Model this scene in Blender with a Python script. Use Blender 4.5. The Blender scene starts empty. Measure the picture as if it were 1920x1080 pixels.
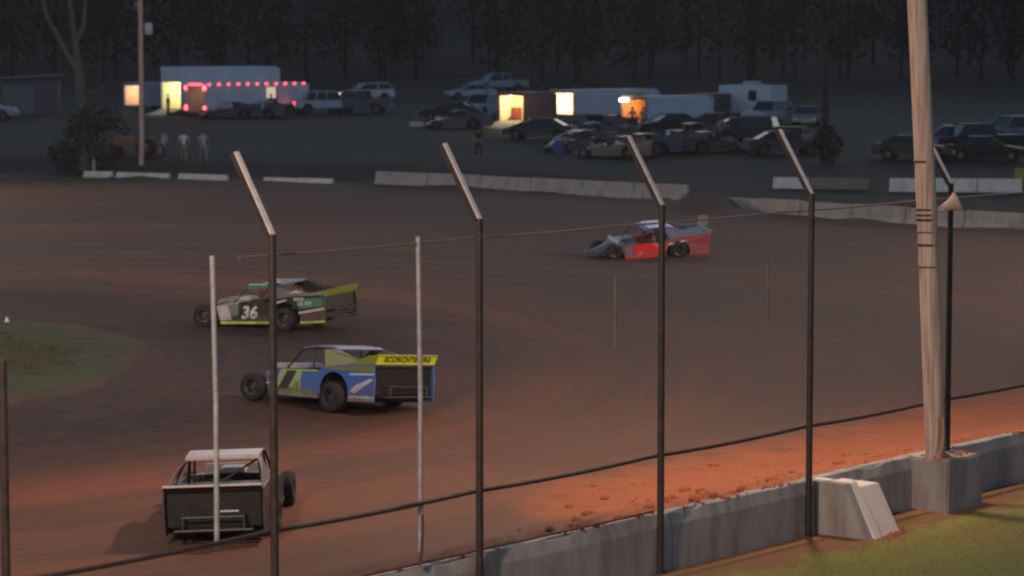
import bpy, bmesh, math, random
from mathutils import Vector, Matrix, Euler, noise
random.seed(7)
HAZE = .00019
R = math.radians
sc = bpy.context.scene
COL = sc.collection
PI = math.pi

# ------------------------------------------------------------------ camera maths
F = 5000.0; TH = math.atan(450 / F); CAMZ = 8.1
CO = Vector((0, 0, CAMZ))
def ray(px, py):
    a = (px - 960) / F; b = (540 - py) / F
    return Vector((a, math.cos(TH) + b * math.sin(TH), -math.sin(TH) + b * math.cos(TH)))
def onz(px, py, z):
    d = ray(px, py); t = (z - CAMZ) / d.z
    return CO + d * t
def onY(px, py, Y):
    d = ray(px, py); return CO + d * (Y / d.y)

# ------------------------------------------------------------------ terrain
A1 = onz(502, 441, 5.64); A5 = onz(1770, 345, 5.64)
LD = Vector((A5.x - A1.x, A5.y - A1.y, 0)).normalized()       # along the front wall, going away
LN = Vector((-LD.y, LD.x, 0))                                 # to the track side
LO = Vector((A1.x, A1.y, 0))
def uv(X, Y):
    p = Vector((X, Y, 0)) - LO
    return p.dot(LN), p.dot(LD)
def fromuv(u, v, z=0.0):
    p = LO + LN * u + LD * v; return Vector((p.x, p.y, z))
def vcol(px):                                                 # v on the fence line under pixel column px
    k = (px - 960) / F / math.cos(TH)                         # X = k*Y approx
    # (LO.x+v*LD.x) = k*(LO.y+v*LD.y)
    for _ in range(3): pass
    return (k * LO.y - LO.x) / (LD.x - k * LD.y)
def lerp_pts(pts, x):
    if x <= pts[0][0]: return pts[0][1]
    for (a, b), (c, d) in zip(pts, pts[1:]):
        if x <= c: return b + (d - b) * (x - a) / (c - a)
    return pts[-1][1]
def sm(t):
    t = min(1, max(0, t)); return t * t * (3 - 2 * t)
DW = [(-90, 175), (-50, 158), (-23, 148), (-15, 144), (-7, 141), (2, 137), (7, 131), (13, 121), (21.7, 114), (32, 104), (45, 86), (58, 50), (60, 0)]
ZB = [(-15, 1.0), (2, .75), (13, .35), (22, .3)]
ZP = [(60, .6), (110, .9), (130, 1.0), (136, 1.15), (150, 1.75), (185, 2.5), (250, 3.35), (300, 4.9), (330, 9), (430, 34), (700, 60)]
def wallD(X): return lerp_pts(DW, X)
def h(X, Y, fine=True):
    u, v = uv(X, Y)
    if u < 0.12:
        if u < -14:           # unseen bank added behind the camera, blocks horizon glow
            return lerp_pts([(-400, 34), (-110, 24), (-60, 9.5), (-40, 6.9), (-25, 6.2), (-14, -.2)], u) + .1 * noise.noise(Vector((X * .2, Y * .2, 0)))
        return -0.2 + 0.03 * noise.noise(Vector((X * .5, Y * .5, 0)))
    t = Y - wallD(X); zb = lerp_pts(ZB, X)
    if t < 0:
        z = zb * sm(1 + t / 24)
        if Y < 110 or u < 8:
            k = sm(1 - (u - .1) / 4.2)
            z = z * (1 - k) + (.60 + .10 * noise.noise(Vector((v * .35, 3, 0)))) * k
            if fine and u < 6:
                a = sm(1 - (u - .2) / 4)
                z += a * (.13 * noise.noise(Vector((X * 1.3, Y * 1.3, 0))) + .07 * noise.noise(Vector((X * 5, Y * 5, 4))))
        # loose dirt pushed up against the far wall
        px = 960 + F * X / Y
        if t > -4 and 1240 < px < 1480:
            z += 1.0 * sm(1 - abs(t + 1.2) / 2.6) * sm(1 - abs(px - 1335) / 125) * (1 + .5 * noise.noise(Vector((X * 1.3, Y, 9))))
        if t > -2.5: z += .10 * sm((t + 2.5) / 2.5) * (1 + 2.0 * noise.noise(Vector((X * .9, Y * .4, 2))))
        z += .02 * noise.noise(Vector((X * .25, Y * .25, 7)))
        return z
    zp = lerp_pts(ZP, Y) + .12 * noise.noise(Vector((X * .06, Y * .06, 1)))
    return zb + (zp - zb) * sm(t / 6)
def hit(px, py, Y0=20, Y1=420):
    d = ray(px, py); d = d / d.y
    Y = Y0
    while Y < Y1:
        p = CO + d * Y
        if p.z <= h(p.x, p.y, False):
            a, b = Y - .5, Y
            for _ in range(12):
                m = (a + b) / 2; q = CO + d * m
                if q.z <= h(q.x, q.y, False): b = m
                else: a = m
            q = CO + d * b; q.z = h(q.x, q.y, False); return q
        Y += .5
    return CO + d * Y1
def scale_at(p): return F / p.y

# ------------------------------------------------------------------ materials
MATS = {}
def nm(name):
    m = bpy.data.materials.new(name); m.use_nodes = True
    nt = m.node_tree; b = nt.nodes['Principled BSDF']
    return m, nt, b
def pm(name, col, rough=.6, metal=0, amt=.25, scale=6, bump=0, coat=0, spec=.5):
    if name in MATS: return MATS[name]
    m, nt, b = nm(name)
    N = nt.nodes; L = nt.links
    tc = N.new('ShaderNodeTexCoord')
    no = N.new('ShaderNodeTexNoise'); no.inputs['Scale'].default_value = scale; no.inputs['Detail'].default_value = 6
    L.new(tc.outputs['Object'], no.inputs['Vector'])
    mr = N.new('ShaderNodeMapRange'); mr.inputs['From Min'].default_value = .3; mr.inputs['From Max'].default_value = .7
    mr.inputs['To Min'].default_value = 1 - amt; mr.inputs['To Max'].default_value = 1 + amt * .5
    L.new(no.outputs['Fac'], mr.inputs['Value'])
    mx = N.new('ShaderNodeVectorMath'); mx.operation = 'SCALE'
    mx.inputs[0].default_value = col[:3]
    L.new(mr.outputs['Result'], mx.inputs['Scale'])
    L.new(mx.outputs['Vector'], b.inputs['Base Color'])
    b.inputs['Roughness'].default_value = rough; b.inputs['Metallic'].default_value = metal
    b.inputs['Coat Weight'].default_value = coat; b.inputs['Coat Roughness'].default_value = .12
    b.inputs['Specular IOR Level'].default_value = spec
    if bump:
        bp = N.new('ShaderNodeBump'); bp.inputs['Strength'].default_value = bump; bp.inputs['Distance'].default_value = .02
        L.new(no.outputs['Fac'], bp.inputs['Height']); L.new(bp.outputs['Normal'], b.inputs['Normal'])
    MATS[name] = m; return m
def paint(name, col, rough=.32):
    """race car / vehicle paint with mud speckle"""
    if name in MATS: return MATS[name]
    m, nt, b = nm(name); N = nt.nodes; L = nt.links
    tc = N.new('ShaderNodeTexCoord')
    no = N.new('ShaderNodeTexNoise'); no.inputs['Scale'].default_value = 3.2; no.inputs['Detail'].default_value = 9; no.inputs['Roughness'].default_value = .7
    L.new(tc.outputs['Object'], no.inputs['Vector'])
    sx = N.new('ShaderNodeSeparateXYZ'); L.new(tc.outputs['Object'], sx.inputs[0])
    mz = N.new('ShaderNodeMapRange'); mz.inputs['From Min'].default_value = .1; mz.inputs['From Max'].default_value = .9
    mz.inputs['To Min'].default_value = .16; mz.inputs['To Max'].default_value = -.04
    L.new(sx.outputs['Z'], mz.inputs['Value'])
    ad = N.new('ShaderNodeMath'); L.new(no.outputs['Fac'], ad.inputs[0]); L.new(mz.outputs['Result'], ad.inputs[1])
    mr = N.new('ShaderNodeMapRange'); mr.inputs['From Min'].default_value = .52; mr.inputs['From Max'].default_value = .72
    mr.inputs['To Max'].default_value = .55
    L.new(ad.outputs[0], mr.inputs['Value'])
    mix = N.new('ShaderNodeMix'); mix.data_type = 'RGBA'
    mix.inputs['A'].default_value = (*col[:3], 1); mix.inputs['B'].default_value = (.16, .085, .055, 1)
    L.new(mr.outputs['Result'], mix.inputs['Factor'])
    L.new(mix.outputs['Result'], b.inputs['Base Color'])
    r2 = N.new('ShaderNodeMapRange'); r2.inputs['To Min'].default_value = rough; r2.inputs['To Max'].default_value = .9
    L.new(mr.outputs['Result'], r2.inputs['Value']); L.new(r2.outputs['Result'], b.inputs['Roughness'])
    b.inputs['Coat Weight'].default_value = .25
    MATS[name] = m; return m
def emis(name, col, st, base=(.02, .02, .02)):
    if name in MATS: return MATS[name]
    m, nt, b = nm(name)
    b.inputs['Base Color'].default_value = (*base, 1)
    b.inputs['Emission Color'].default_value = (*col, 1); b.inputs['Emission Strength'].default_value = st
    MATS[name] = m; return m

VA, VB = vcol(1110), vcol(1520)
def dirt_material():
    m, nt, b = nm('packed_clay'); N = nt.nodes; L = nt.links
    def math_(op, a=None, b_=None, c=None):
        n = N.new('ShaderNodeMath'); n.operation = op
        for i, x in enumerate((a, b_, c)):
            if x is None: continue
            if isinstance(x, (int, float)): n.inputs[i].default_value = x
            else: L.new(x, n.inputs[i])
        return n.outputs[0]
    def rng(v, a, b_, c=0, d=1, smooth=True):
        n = N.new('ShaderNodeMapRange'); n.interpolation_type = 'SMOOTHSTEP' if smooth else 'LINEAR'
        L.new(v, n.inputs['Value'])
        for k, x in zip(('From Min', 'From Max', 'To Min', 'To Max'), (a, b_, c, d)): n.inputs[k].default_value = x
        return n.outputs['Result']
    def mixc(f, a, b_):
        n = N.new('ShaderNodeMix'); n.data_type = 'RGBA'
        L.new(f, n.inputs['Factor'])
        for k, x in (('A', a), ('B', b_)):
            if isinstance(x, tuple): n.inputs[k].default_value = (*x, 1)
            else: L.new(x, n.inputs[k])
        return n.outputs['Result']
    def noi(vec, s, det=6, ro=.55):
        n = N.new('ShaderNodeTexNoise'); n.inputs['Scale'].default_value = s; n.inputs['Detail'].default_value = det; n.inputs['Roughness'].default_value = ro
        L.new(vec, n.inputs['Vector']); return n.outputs['Fac']
    g = N.new('ShaderNodeNewGeometry'); P = g.outputs['Position']
    s = N.new('ShaderNodeSeparateXYZ'); L.new(P, s.inputs[0]); x, y = s.outputs['X'], s.outputs['Y']
    dx = math_('MAXIMUM', math_('SUBTRACT', x, -21.0), -2.0); dy = math_('SUBTRACT', y, 68.0)
    dy = math_('MULTIPLY', dy, .92)
    r = math_('SQRT', math_('ADD', math_('MULTIPLY', dx, dx), math_('MULTIPLY', dy, dy)))
    an = math_('ARCTAN2', dy, dx)
    big = noi(P, .05, 3)
    rj = math_('ADD', r, math_('MULTIPLY', math_('SUBTRACT', big, .5), 2.5))
    cv = N.new('ShaderNodeCombineXYZ'); L.new(math_('MULTIPLY', rj, 1.0), cv.inputs[0]); L.new(math_('MULTIPLY', an, 1.3), cv.inputs[1])
    st1 = noi(cv.outputs[0], .55, 8, .6)
    cv2 = N.new('ShaderNodeCombineXYZ'); L.new(math_('MULTIPLY', rj, 4.0), cv2.inputs[0]); L.new(math_('MULTIPLY', an, 2.0), cv2.inputs[1])
    st2 = noi(cv2.outputs[0], 1.0, 6, .6)
    patch = noi(P, .09, 5)
    grain = noi(P, 9, 8, .7)
    # loose clay bank at the front wall, floodlit orange put into its colour
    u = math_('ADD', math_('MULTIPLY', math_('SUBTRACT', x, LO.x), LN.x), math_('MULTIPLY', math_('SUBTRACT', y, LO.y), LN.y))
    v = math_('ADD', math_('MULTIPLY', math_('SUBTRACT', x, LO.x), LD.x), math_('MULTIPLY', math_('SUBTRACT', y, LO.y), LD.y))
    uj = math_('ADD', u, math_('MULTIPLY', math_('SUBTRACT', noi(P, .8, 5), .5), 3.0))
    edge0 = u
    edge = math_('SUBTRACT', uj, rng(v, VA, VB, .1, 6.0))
    # dry clay to darker damp clay
    base = mixc(rng(st1, .35, .68), (.33, .100, .044), (.150, .060, .034))
    base = mixc(rng(patch, .45, .62, 0, .5), base, (.092, .054, .039))
    # greyer dry clay outside and right, dusty haze put into its colour
    outer = math_('MULTIPLY', rng(r, 22, 32), rng(r, 62, 75, 1, 0))
    base = mixc(math_('MULTIPLY', outer, rng(st1, .25, .7, .15, .8)), base, (.100, .061, .043))
    base = mixc(rng(r, 46, 58, 0, .75), base, (.070, .045, .036))
    base = mixc(math_('MULTIPLY', rng(x, -9, 4), rng(edge0, .5, 3.0, 0, .72)), base, (.112, .070, .052))
    # rubbered inside lane round the infield
    lane = math_('MULTIPLY', rng(rj, 9.6, 11.2), rng(rj, 17.0, 24.0, 1, 0))
    base = mixc(math_('MULTIPLY', lane, rng(st2, .2, .8, 1, .75)), base, (.034, .020, .017))
    base = mixc(rng(st2, .60, .74, 0, .55), base, (.085, .050, .042))
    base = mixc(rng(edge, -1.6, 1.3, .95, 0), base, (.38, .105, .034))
    base = mixc(rng(noi(P, 1.6, 9, .7), .50, .68, 0, .6), base, (.15, .062, .036))
    base = mixc(rng(grain, .3, .7, 0, .22), base, (.09, .055, .045))
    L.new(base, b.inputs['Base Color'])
    b.inputs['Roughness'].default_value = .85; b.inputs['Specular IOR Level'].default_value = .25
    hh = math_('ADD', math_('MULTIPLY', grain, .35), math_('ADD', math_('MULTIPLY', st2, .5), math_('MULTIPLY', noi(P, 1.4, 8, .65), 1.0)))
    bp = N.new('ShaderNodeBump'); bp.inputs['Strength'].default_value = .55; bp.inputs['Distance'].default_value = .09
    L.new(hh, bp.inputs['Height']); L.new(bp.outputs['Normal'], b.inputs['Normal'])
    return m
def ground_material(name, cols, s1, s2, bump=.4, thr=(.4, .6), rim=False, edge=False):
    m, nt, b = nm(name); N = nt.nodes; L = nt.links
    g = N.new('ShaderNodeNewGeometry')
    def noi(s, det):
        n = N.new('ShaderNodeTexNoise'); n.inputs['Scale'].default_value = s; n.inputs['Detail'].default_value = det
        n.inputs['Roughness'].default_value = .62
        L.new(g.outputs['Position'], n.inputs['Vector']); return n.outputs['Fac']
    a, c = noi(s1, 6), noi(s2, 8)
    r = N.new('ShaderNodeMapRange'); r.interpolation_type = 'SMOOTHSTEP'
    r.inputs['From Min'].default_value = thr[0]; r.inputs['From Max'].default_value = thr[1]
    L.new(a, r.inputs['Value'])
    m1 = N.new('ShaderNodeMix'); m1.data_type = 'RGBA'; m1.inputs['A'].default_value = (*cols[0], 1); m1.inputs['B'].default_value = (*cols[1], 1)
    L.new(r.outputs[0], m1.inputs['Factor'])
    r2 = N.new('ShaderNodeMapRange'); r2.inputs['From Min'].default_value = .35; r2.inputs['From Max'].default_value = .7; r2.inputs['To Max'].default_value = .6
    L.new(c, r2.inputs['Value'])
    m2 = N.new('ShaderNodeMix'); m2.data_type = 'RGBA'; m2.inputs['B'].default_value = (*cols[2], 1)
    L.new(m1.outputs['Result'], m2.inputs['A']); L.new(r2.outputs[0], m2.inputs['Factor'])
    if edge:     # bare clay strip along the foot of the wall
        d = N.new('ShaderNodeVectorMath'); d.operation = 'SUBTRACT'; L.new(g.outputs['Position'], d.inputs[0]); d.inputs[1].default_value = tuple(LO)
        dt = N.new('ShaderNodeVectorMath'); dt.operation = 'DOT_PRODUCT'; L.new(d.outputs[0], dt.inputs[0]); dt.inputs[1].default_value = tuple(LN)
        ad = N.new('ShaderNodeMath'); ad.operation = 'MULTIPLY_ADD'; L.new(noi(.9, 6), ad.inputs[0]); ad.inputs[1].default_value = 2.6; L.new(dt.outputs['Value'], ad.inputs[2])
        rr = N.new('ShaderNodeMapRange'); rr.interpolation_type = 'SMOOTHSTEP'; L.new(ad.outputs[0], rr.inputs['Value']); rr.inputs['From Min'].default_value = -.15; rr.inputs['From Max'].default_value = .5; rr.inputs['To Max'].default_value = .85
        m3 = N.new('ShaderNodeMix'); m3.data_type = 'RGBA'; L.new(rr.outputs[0], m3.inputs['Factor']); L.new(m2.outputs['Result'], m3.inputs['A']); m3.inputs['B'].default_value = (.21, .095, .055, 1); m2 = m3
    if rim:      # worn bare clay rim of the infield
        d = N.new('ShaderNodeVectorMath'); d.operation = 'SUBTRACT'; L.new(g.outputs['Position'], d.inputs[0]); d.inputs[1].default_value = (-21, 68, 0)
        d2 = N.new('ShaderNodeVectorMath'); d2.operation = 'MULTIPLY'; L.new(d.outputs[0], d2.inputs[0]); d2.inputs[1].default_value = (1, .91, 0)
        ln = N.new('ShaderNodeVectorMath'); ln.operation = 'LENGTH'; L.new(d2.outputs[0], ln.inputs[0])
        ad = N.new('ShaderNodeMath'); ad.operation = 'MULTIPLY_ADD'; L.new(noi(.7, 5), ad.inputs[0]); ad.inputs[1].default_value = 5; L.new(ln.outputs['Value'], ad.inputs[2])
        rr = N.new('ShaderNodeMapRange'); rr.interpolation_type = 'SMOOTHSTEP'; L.new(ad.outputs[0], rr.inputs['Value']); rr.inputs['From Min'].default_value = 12.8; rr.inputs['From Max'].default_value = 14.8
        m3 = N.new('ShaderNodeMix'); m3.data_type = 'RGBA'; L.new(rr.outputs[0], m3.inputs['Factor']); L.new(m2.outputs['Result'], m3.inputs['A']); m3.inputs['B'].default_value = (.130, .062, .040, 1); m2 = m3
    L.new(m2.outputs['Result'], b.inputs['Base Color'])
    b.inputs['Roughness'].default_value = .9; b.inputs['Specular IOR Level'].default_value = .2
    bp = N.new('ShaderNodeBump'); bp.inputs['Strength'].default_value = bump; bp.inputs['Distance'].default_value = .06
    L.new(c, bp.inputs['Height']); L.new(bp.outputs['Normal'], b.inputs['Normal'])
    return m
def concrete(name, col, streak=.35):
    m, nt, b = nm(name); N = nt.nodes; L = nt.links
    g = N.new('ShaderNodeNewGeometry')
    mp = N.new('ShaderNodeMapping'); mp.inputs['Scale'].default_value = (1, 1, .25); L.new(g.outputs['Position'], mp.inputs['Vector'])
    a = N.new('ShaderNodeTexNoise'); a.inputs['Scale'].default_value = 2.2; a.inputs['Detail'].default_value = 9; a.inputs['Roughness'].default_value = .65
    L.new(mp.outputs[0], a.inputs['Vector'])
    c = N.new('ShaderNodeTexNoise'); c.inputs['Scale'].default_value = 22; c.inputs['Detail'].default_value = 5
    L.new(g.outputs['Position'], c.inputs['Vector'])
    r = N.new('ShaderNodeMapRange'); r.inputs['From Min'].default_value = .42; r.inputs['From Max'].default_value = .68; r.inputs['To Max'].default_value = streak * 2
    L.new(a.outputs['Fac'], r.inputs['Value'])
    m1 = N.new('ShaderNodeMix'); m1.data_type = 'RGBA'; m1.inputs['A'].default_value = (*col, 1)
    m1.inputs['B'].default_value = (col[0] * .55, col[1] * .44, col[2] * .38, 1)
    L.new(r.outputs[0], m1.inputs['Factor']); L.new(m1.outputs['Result'], b.inputs['Base Color'])
    b.inputs['Roughness'].default_value = .85
    bp = N.new('ShaderNodeBump'); bp.inputs['Strength'].default_value = .35; bp.inputs['Distance'].default_value = .01
    L.new(c.outputs['Fac'], bp.inputs['Height']); L.new(bp.outputs['Normal'], b.inputs['Normal'])
    return m
def wood_material():
    m, nt, b = nm('weathered_wood'); N = nt.nodes; L = nt.links
    tc = N.new('ShaderNodeTexCoord')
    mp = N.new('ShaderNodeMapping'); mp.inputs['Scale'].default_value = (9, 9, .35); L.new(tc.outputs['Object'], mp.inputs['Vector'])
    a = N.new('ShaderNodeTexNoise'); a.inputs['Scale'].default_value = 2.5; a.inputs['Detail'].default_value = 9
    L.new(mp.outputs[0], a.inputs['Vector'])
    r = N.new('ShaderNodeMapRange'); r.inputs['From Min'].default_value = .35; r.inputs['From Max'].default_value = .7
    L.new(a.outputs['Fac'], r.inputs['Value'])
    m1 = N.new('ShaderNodeMix'); m1.data_type = 'RGBA'; m1.inputs['A'].default_value = (.62, .47, .40, 1); m1.inputs['B'].default_value = (.32, .20, .15, 1)
    L.new(r.outputs[0], m1.inputs['Factor']); L.new(m1.outputs['Result'], b.inputs['Base Color'])
    b.inputs['Roughness'].default_value = .8
    bp = N.new('ShaderNodeBump'); bp.inputs['Strength'].default_value = .5; bp.inputs['Distance'].default_value = .01
    L.new(a.outputs['Fac'], bp.inputs['Height']); L.new(bp.outputs['Normal'], b.inputs['Normal'])
    return m

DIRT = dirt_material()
PITG = ground_material('pit_grass_and_gravel', [(.052, .040, .028), (.068, .051, .038), (.034, .027, .020)], .06, 1.5, .4)
VERGE = ground_material('verge_grass_mat', cols=[(.26, .25, .06), (.30, .22, .07), (.19, .18, .05)], s1=.25, s2=5, bump=.5, edge=True)
INF = ground_material('infield_grass_mat', [(.070, .076, .034), (.110, .080, .045), (.042, .055, .024)], .16, 2.0, .7, (.5, .66), rim=True)
HILL = ground_material('woodland_floor', [(.022, .019, .016), (.022, .019, .016), (.018, .016, .014)], .05, .6, .5)
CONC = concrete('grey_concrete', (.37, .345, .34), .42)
CONCF = concrete('far_concrete', (.33, .31, .295), .3)
CONCW = concrete('whitewashed_concrete', (.66, .62, .60), .25)
CONCP = concrete('pale_lit_concrete', (.85, .72, .64), .12)  # pale concrete, floodlit glow of the sloping face added to its colour
STEEL = pm('dark_steel', (.050, .036, .036), .5, .3, .4, 8)
GALV = pm('galvanised_steel', (.82, .76, .76), .45, .35, .3, 12)
GREYP = pm('dull_grey_pipe', (.34, .33, .37), .5, .2, .3, 9)
ARMM = pm('pale_lit_steel', (.56, .50, .51), .55, 0, .2, 12)  # arm steel made pale, its floodlit brightness put into the colour
CABLE = pm('steel_cable', (.22, .16, .14), .5, .2, .2, 20)
WOOD = wood_material()
TYRE = pm('muddy_rubber', (.028, .024, .024), .85, 0, .5, 9, .3)
RIM = pm('wheel_rim', (.11, .10, .10), .4, .5, .3, 9)
FRAME = pm('chassis_black', (.022, .020, .020), .5, .2, .4, 8)
GLASS = pm('dark_glass', (.015, .018, .028), .08, 0, .1, 4)

# ------------------------------------------------------------------ mesh helpers
class MB:
    def __init__(s): s.v = []; s.f = []; s.M = Matrix.Identity(4)
    def add(s, vs, fs):
        n = len(s.v); s.v += [tuple(s.M @ Vector(p)) for p in vs]; s.f += [tuple(i + n for i in f) for f in fs]; return s
    def box(s, c, d, rot=None, taper=1.0):
        M = rot.to_matrix() if isinstance(rot, Euler) else (rot or Matrix.Identity(3))
        vs = []
        for z in (-1, 1):
            k = taper if z > 0 else 1
            for x, y in ((-1, -1), (1, -1), (1, 1), (-1, 1)):
                vs.append(Vector(c) + M @ Vector((x * d[0] / 2 * k, y * d[1] / 2 * k, z * d[2] / 2)))
        return s.add(vs, [(3, 2, 1, 0), (4, 5, 6, 7), (0, 1, 5, 4), (1, 2, 6, 5), (2, 3, 7, 6), (3, 0, 4, 7)])
    def tube(s, a, b, r0, r1=None, n=10, cap=True):
        a, b = Vector(a), Vector(b); r1 = r0 if r1 is None else r1
        d = (b - a).normalized(); q = d.to_track_quat('Z', 'Y').to_matrix()
        vs = []
        for p, r in ((a, r0), (b, r1)):
            for i in range(n): vs.append(p + q @ Vector((r * math.cos(2 * PI * i / n), r * math.sin(2 * PI * i / n), 0)))
        fs = [(i, (i + 1) % n, n + (i + 1) % n, n + i) for i in range(n)]
        if cap: fs += [tuple(range(n - 1, -1, -1)), tuple(range(n, 2 * n))]
        return s.add(vs, fs)
    def path(s, pts, r, n=8):
        for a, b in zip(pts, pts[1:]): s.tube(a, b, r, r, n)
        return s
    def lathe(s, prof, M=None, n=20):
        """profile (radius, axial) about local Z"""
        M = M or Matrix.Identity(4); vs = []; m = len(prof)
        for i in range(n):
            t = 2 * PI * i / n
            for r, z in prof: vs.append(M @ Vector((r * math.cos(t), r * math.sin(t), z)))
        fs = []
        for i in range(n):
            for j in range(m - 1):
                k = (i + 1) % n
                fs.append((i * m + j, k * m + j, k * m + j + 1, i * m + j + 1))
        return s.add(vs, fs)
    def prism(s, pts, y0, y1, ax='y', top=None):
        """polygon in (x,z), extruded from y0 to y1; `top` gives another outline at y1"""
        t = top or pts; n = len(pts)
        vs = [(p[0], y0, p[1]) for p in pts] + [(p[0], y1, p[1]) for p in t]
        return s.add(vs, [tuple(range(n)), tuple(range(2 * n - 1, n - 1, -1))] + [(i, n + i, n + (i + 1) % n, (i + 1) % n) for i in range(n)])
    def build(s, name, mat, parent=None, bevel=0, smooth=False, loc=None):
        me = bpy.data.meshes.new(name); me.from_pydata(s.v, [], s.f)
        bm = bmesh.new(); bm.from_mesh(me); bmesh.ops.recalc_face_normals(bm, faces=bm.faces)
        if bevel: bmesh.ops.bevel(bm, geom=list(bm.edges), offset=bevel, segments=2, affect='EDGES', clamp_overlap=True)
        bm.to_mesh(me); bm.free()
        me.materials.append(mat)
        if smooth:
            for p in me.polygons: p.use_smooth = True
            try: me.set_sharp_from_angle(angle=R(40))
            except Exception: pass
        o = bpy.data.objects.new(name, me); COL.objects.link(o)
        if parent: o.parent = parent
        if loc is not None: o.location = loc
        return o
def tag(o, label=None, cat=None, group=None, kind=None):
    if label: o['label'] = label
    if cat: o['category'] = cat
    if group: o['group'] = group
    if kind: o['kind'] = kind
    return o
def empty(name, loc, rz=0, label=None, cat=None, group=None):
    o = bpy.data.objects.new(name, None); COL.objects.link(o); o.location = loc
    o.rotation_euler = (0, 0, rz); o.empty_display_size = .3
    return tag(o, label, cat, group)
def copy_tree(o, parent=None):
    c = o.copy(); COL.objects.link(c); c.parent = parent
    for ch in list(o.children): copy_tree(ch, c)
    return c
def text_mesh(name, body, size, mat, parent, M, extrude=.004, shear=0, bold=0):
    cu = bpy.data.curves.new(name, 'FONT'); cu.body = body; cu.size = size; cu.extrude = extrude
    cu.align_x = 'CENTER'; cu.align_y = 'CENTER'; cu.shear = shear; cu.offset = bold; cu.resolution_u = 3
    t = bpy.data.objects.new(name, cu); COL.objects.link(t)
    bpy.context.view_layer.update()
    me = bpy.data.meshes.new_from_object(t.evaluated_get(bpy.context.evaluated_depsgraph_get()))
    bpy.data.objects.remove(t); bpy.data.curves.remove(cu)
    me.name = name; me.materials.clear(); me.materials.append(mat)
    o = bpy.data.objects.new(name, me); COL.objects.link(o); o.parent = parent; o.matrix_local = M
    return o

# ------------------------------------------------------------------ ground
def axis(spec):
    out = []
    for a, b, st in spec:
        x = a
        while x < b - 1e-6: out.append(x); x += st
    out.append(spec[-1][1]); return out
us = axis([(-300, -60, 20), (-60, -20, 4), (-20, -2, 1.0), (-2, 0, .4)]) + [.1, .14, .22, .32] + axis([(.45, 6, .15), (6, 12, .5), (12, 170, 1.5), (170, 420, 6)])
vs_ = axis([(-420, -60, 12), (-60, -12, 3), (-12, 26, .16), (26, 60, .6), (60, 200, 1.8), (200, 560, 8)])
def ground():
    grid = [[None] * len(vs_) for _ in us]; V = []
    for i, u in enumerate(us):
        for j, v in enumerate(vs_):
            p = fromuv(u, v); V.append((p.x, p.y, h(p.x, p.y)))
    sets = {'track': [], 'pit_ground': [], 'grass_verge': [], 'wooded_hill': []}
    m = len(vs_)
    for i in range(len(us) - 1):
        for j in range(m - 1):
            q = (i * m + j, i * m + j + 1, (i + 1) * m + j + 1, (i + 1) * m + j)
            cx = sum(V[k][0] for k in q) / 4; cy = sum(V[k][1] for k in q) / 4
            u, v = uv(cx, cy)
            if u < .12: key = 'grass_verge'
            elif cy - wallD(cx) < 0: key = 'track'
            elif cy > 292: key = 'wooded_hill'
            else: key = 'pit_ground'
            sets[key].append(q)
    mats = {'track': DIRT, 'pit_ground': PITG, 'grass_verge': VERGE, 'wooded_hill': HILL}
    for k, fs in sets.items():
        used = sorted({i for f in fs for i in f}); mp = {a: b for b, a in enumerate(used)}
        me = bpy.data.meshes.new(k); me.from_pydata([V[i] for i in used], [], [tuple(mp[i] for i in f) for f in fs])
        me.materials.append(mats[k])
        for p in me.polygons: p.use_smooth = True
        me.update()
        o = bpy.data.objects.new(k, me); COL.objects.link(o); o['kind'] = 'structure'
ground()

def infield():
    V = []; Fc = []; na = 120; nr = 26
    for i in range(na + 1):
        t = -PI / 2 + PI * i / na
        for j in range(nr + 1):
            rr = j / nr
            rad = (11.6 + .6 * noise.noise(Vector((t * 2, 0, 5))) + .35 * noise.noise(Vector((t * 9, 0, 8)))) * rr
            x = -21 + rad * abs(math.cos(t)) ** .8; y = 68 + rad * math.copysign(abs(math.sin(t)) ** .8, math.sin(t)) * 1.1
            z = h(x, y) + .03 + .06 * (1 - rr) + (.05 * noise.noise(Vector((x * 1.5, y * 1.5, 0))) if rr < .97 else 0)
            if j >= nr - 1: z = h(x, y) + (.004 if j == nr - 1 else -.05)
            V.append((x, y, z))
    for i in range(na):
        for j in range(nr):
            a = i * (nr + 1) + j; Fc.append((a, a + nr + 1, a + nr + 2, a + 1))
    # straight part to the left
    n0 = len(V)
    for i in range(13):
        for j in range(27):
            x = -21 - i * 3; y = 68 + (j / 26 * 2 - 1) * 12.5
            V.append((x, y, h(x, y) + .07))
    for i in range(12):
        for j in range(26):
            a = n0 + i * 27 + j; Fc.append((a, a + 27, a + 28, a + 1))
    me = bpy.data.meshes.new('infield'); me.from_pydata(V, [], Fc); me.materials.append(INF)
    for p in me.polygons: p.use_smooth = True
    o = bpy.data.objects.new('infield_ground', me); COL.objects.link(o); o['kind'] = 'structure'
infield()

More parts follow.
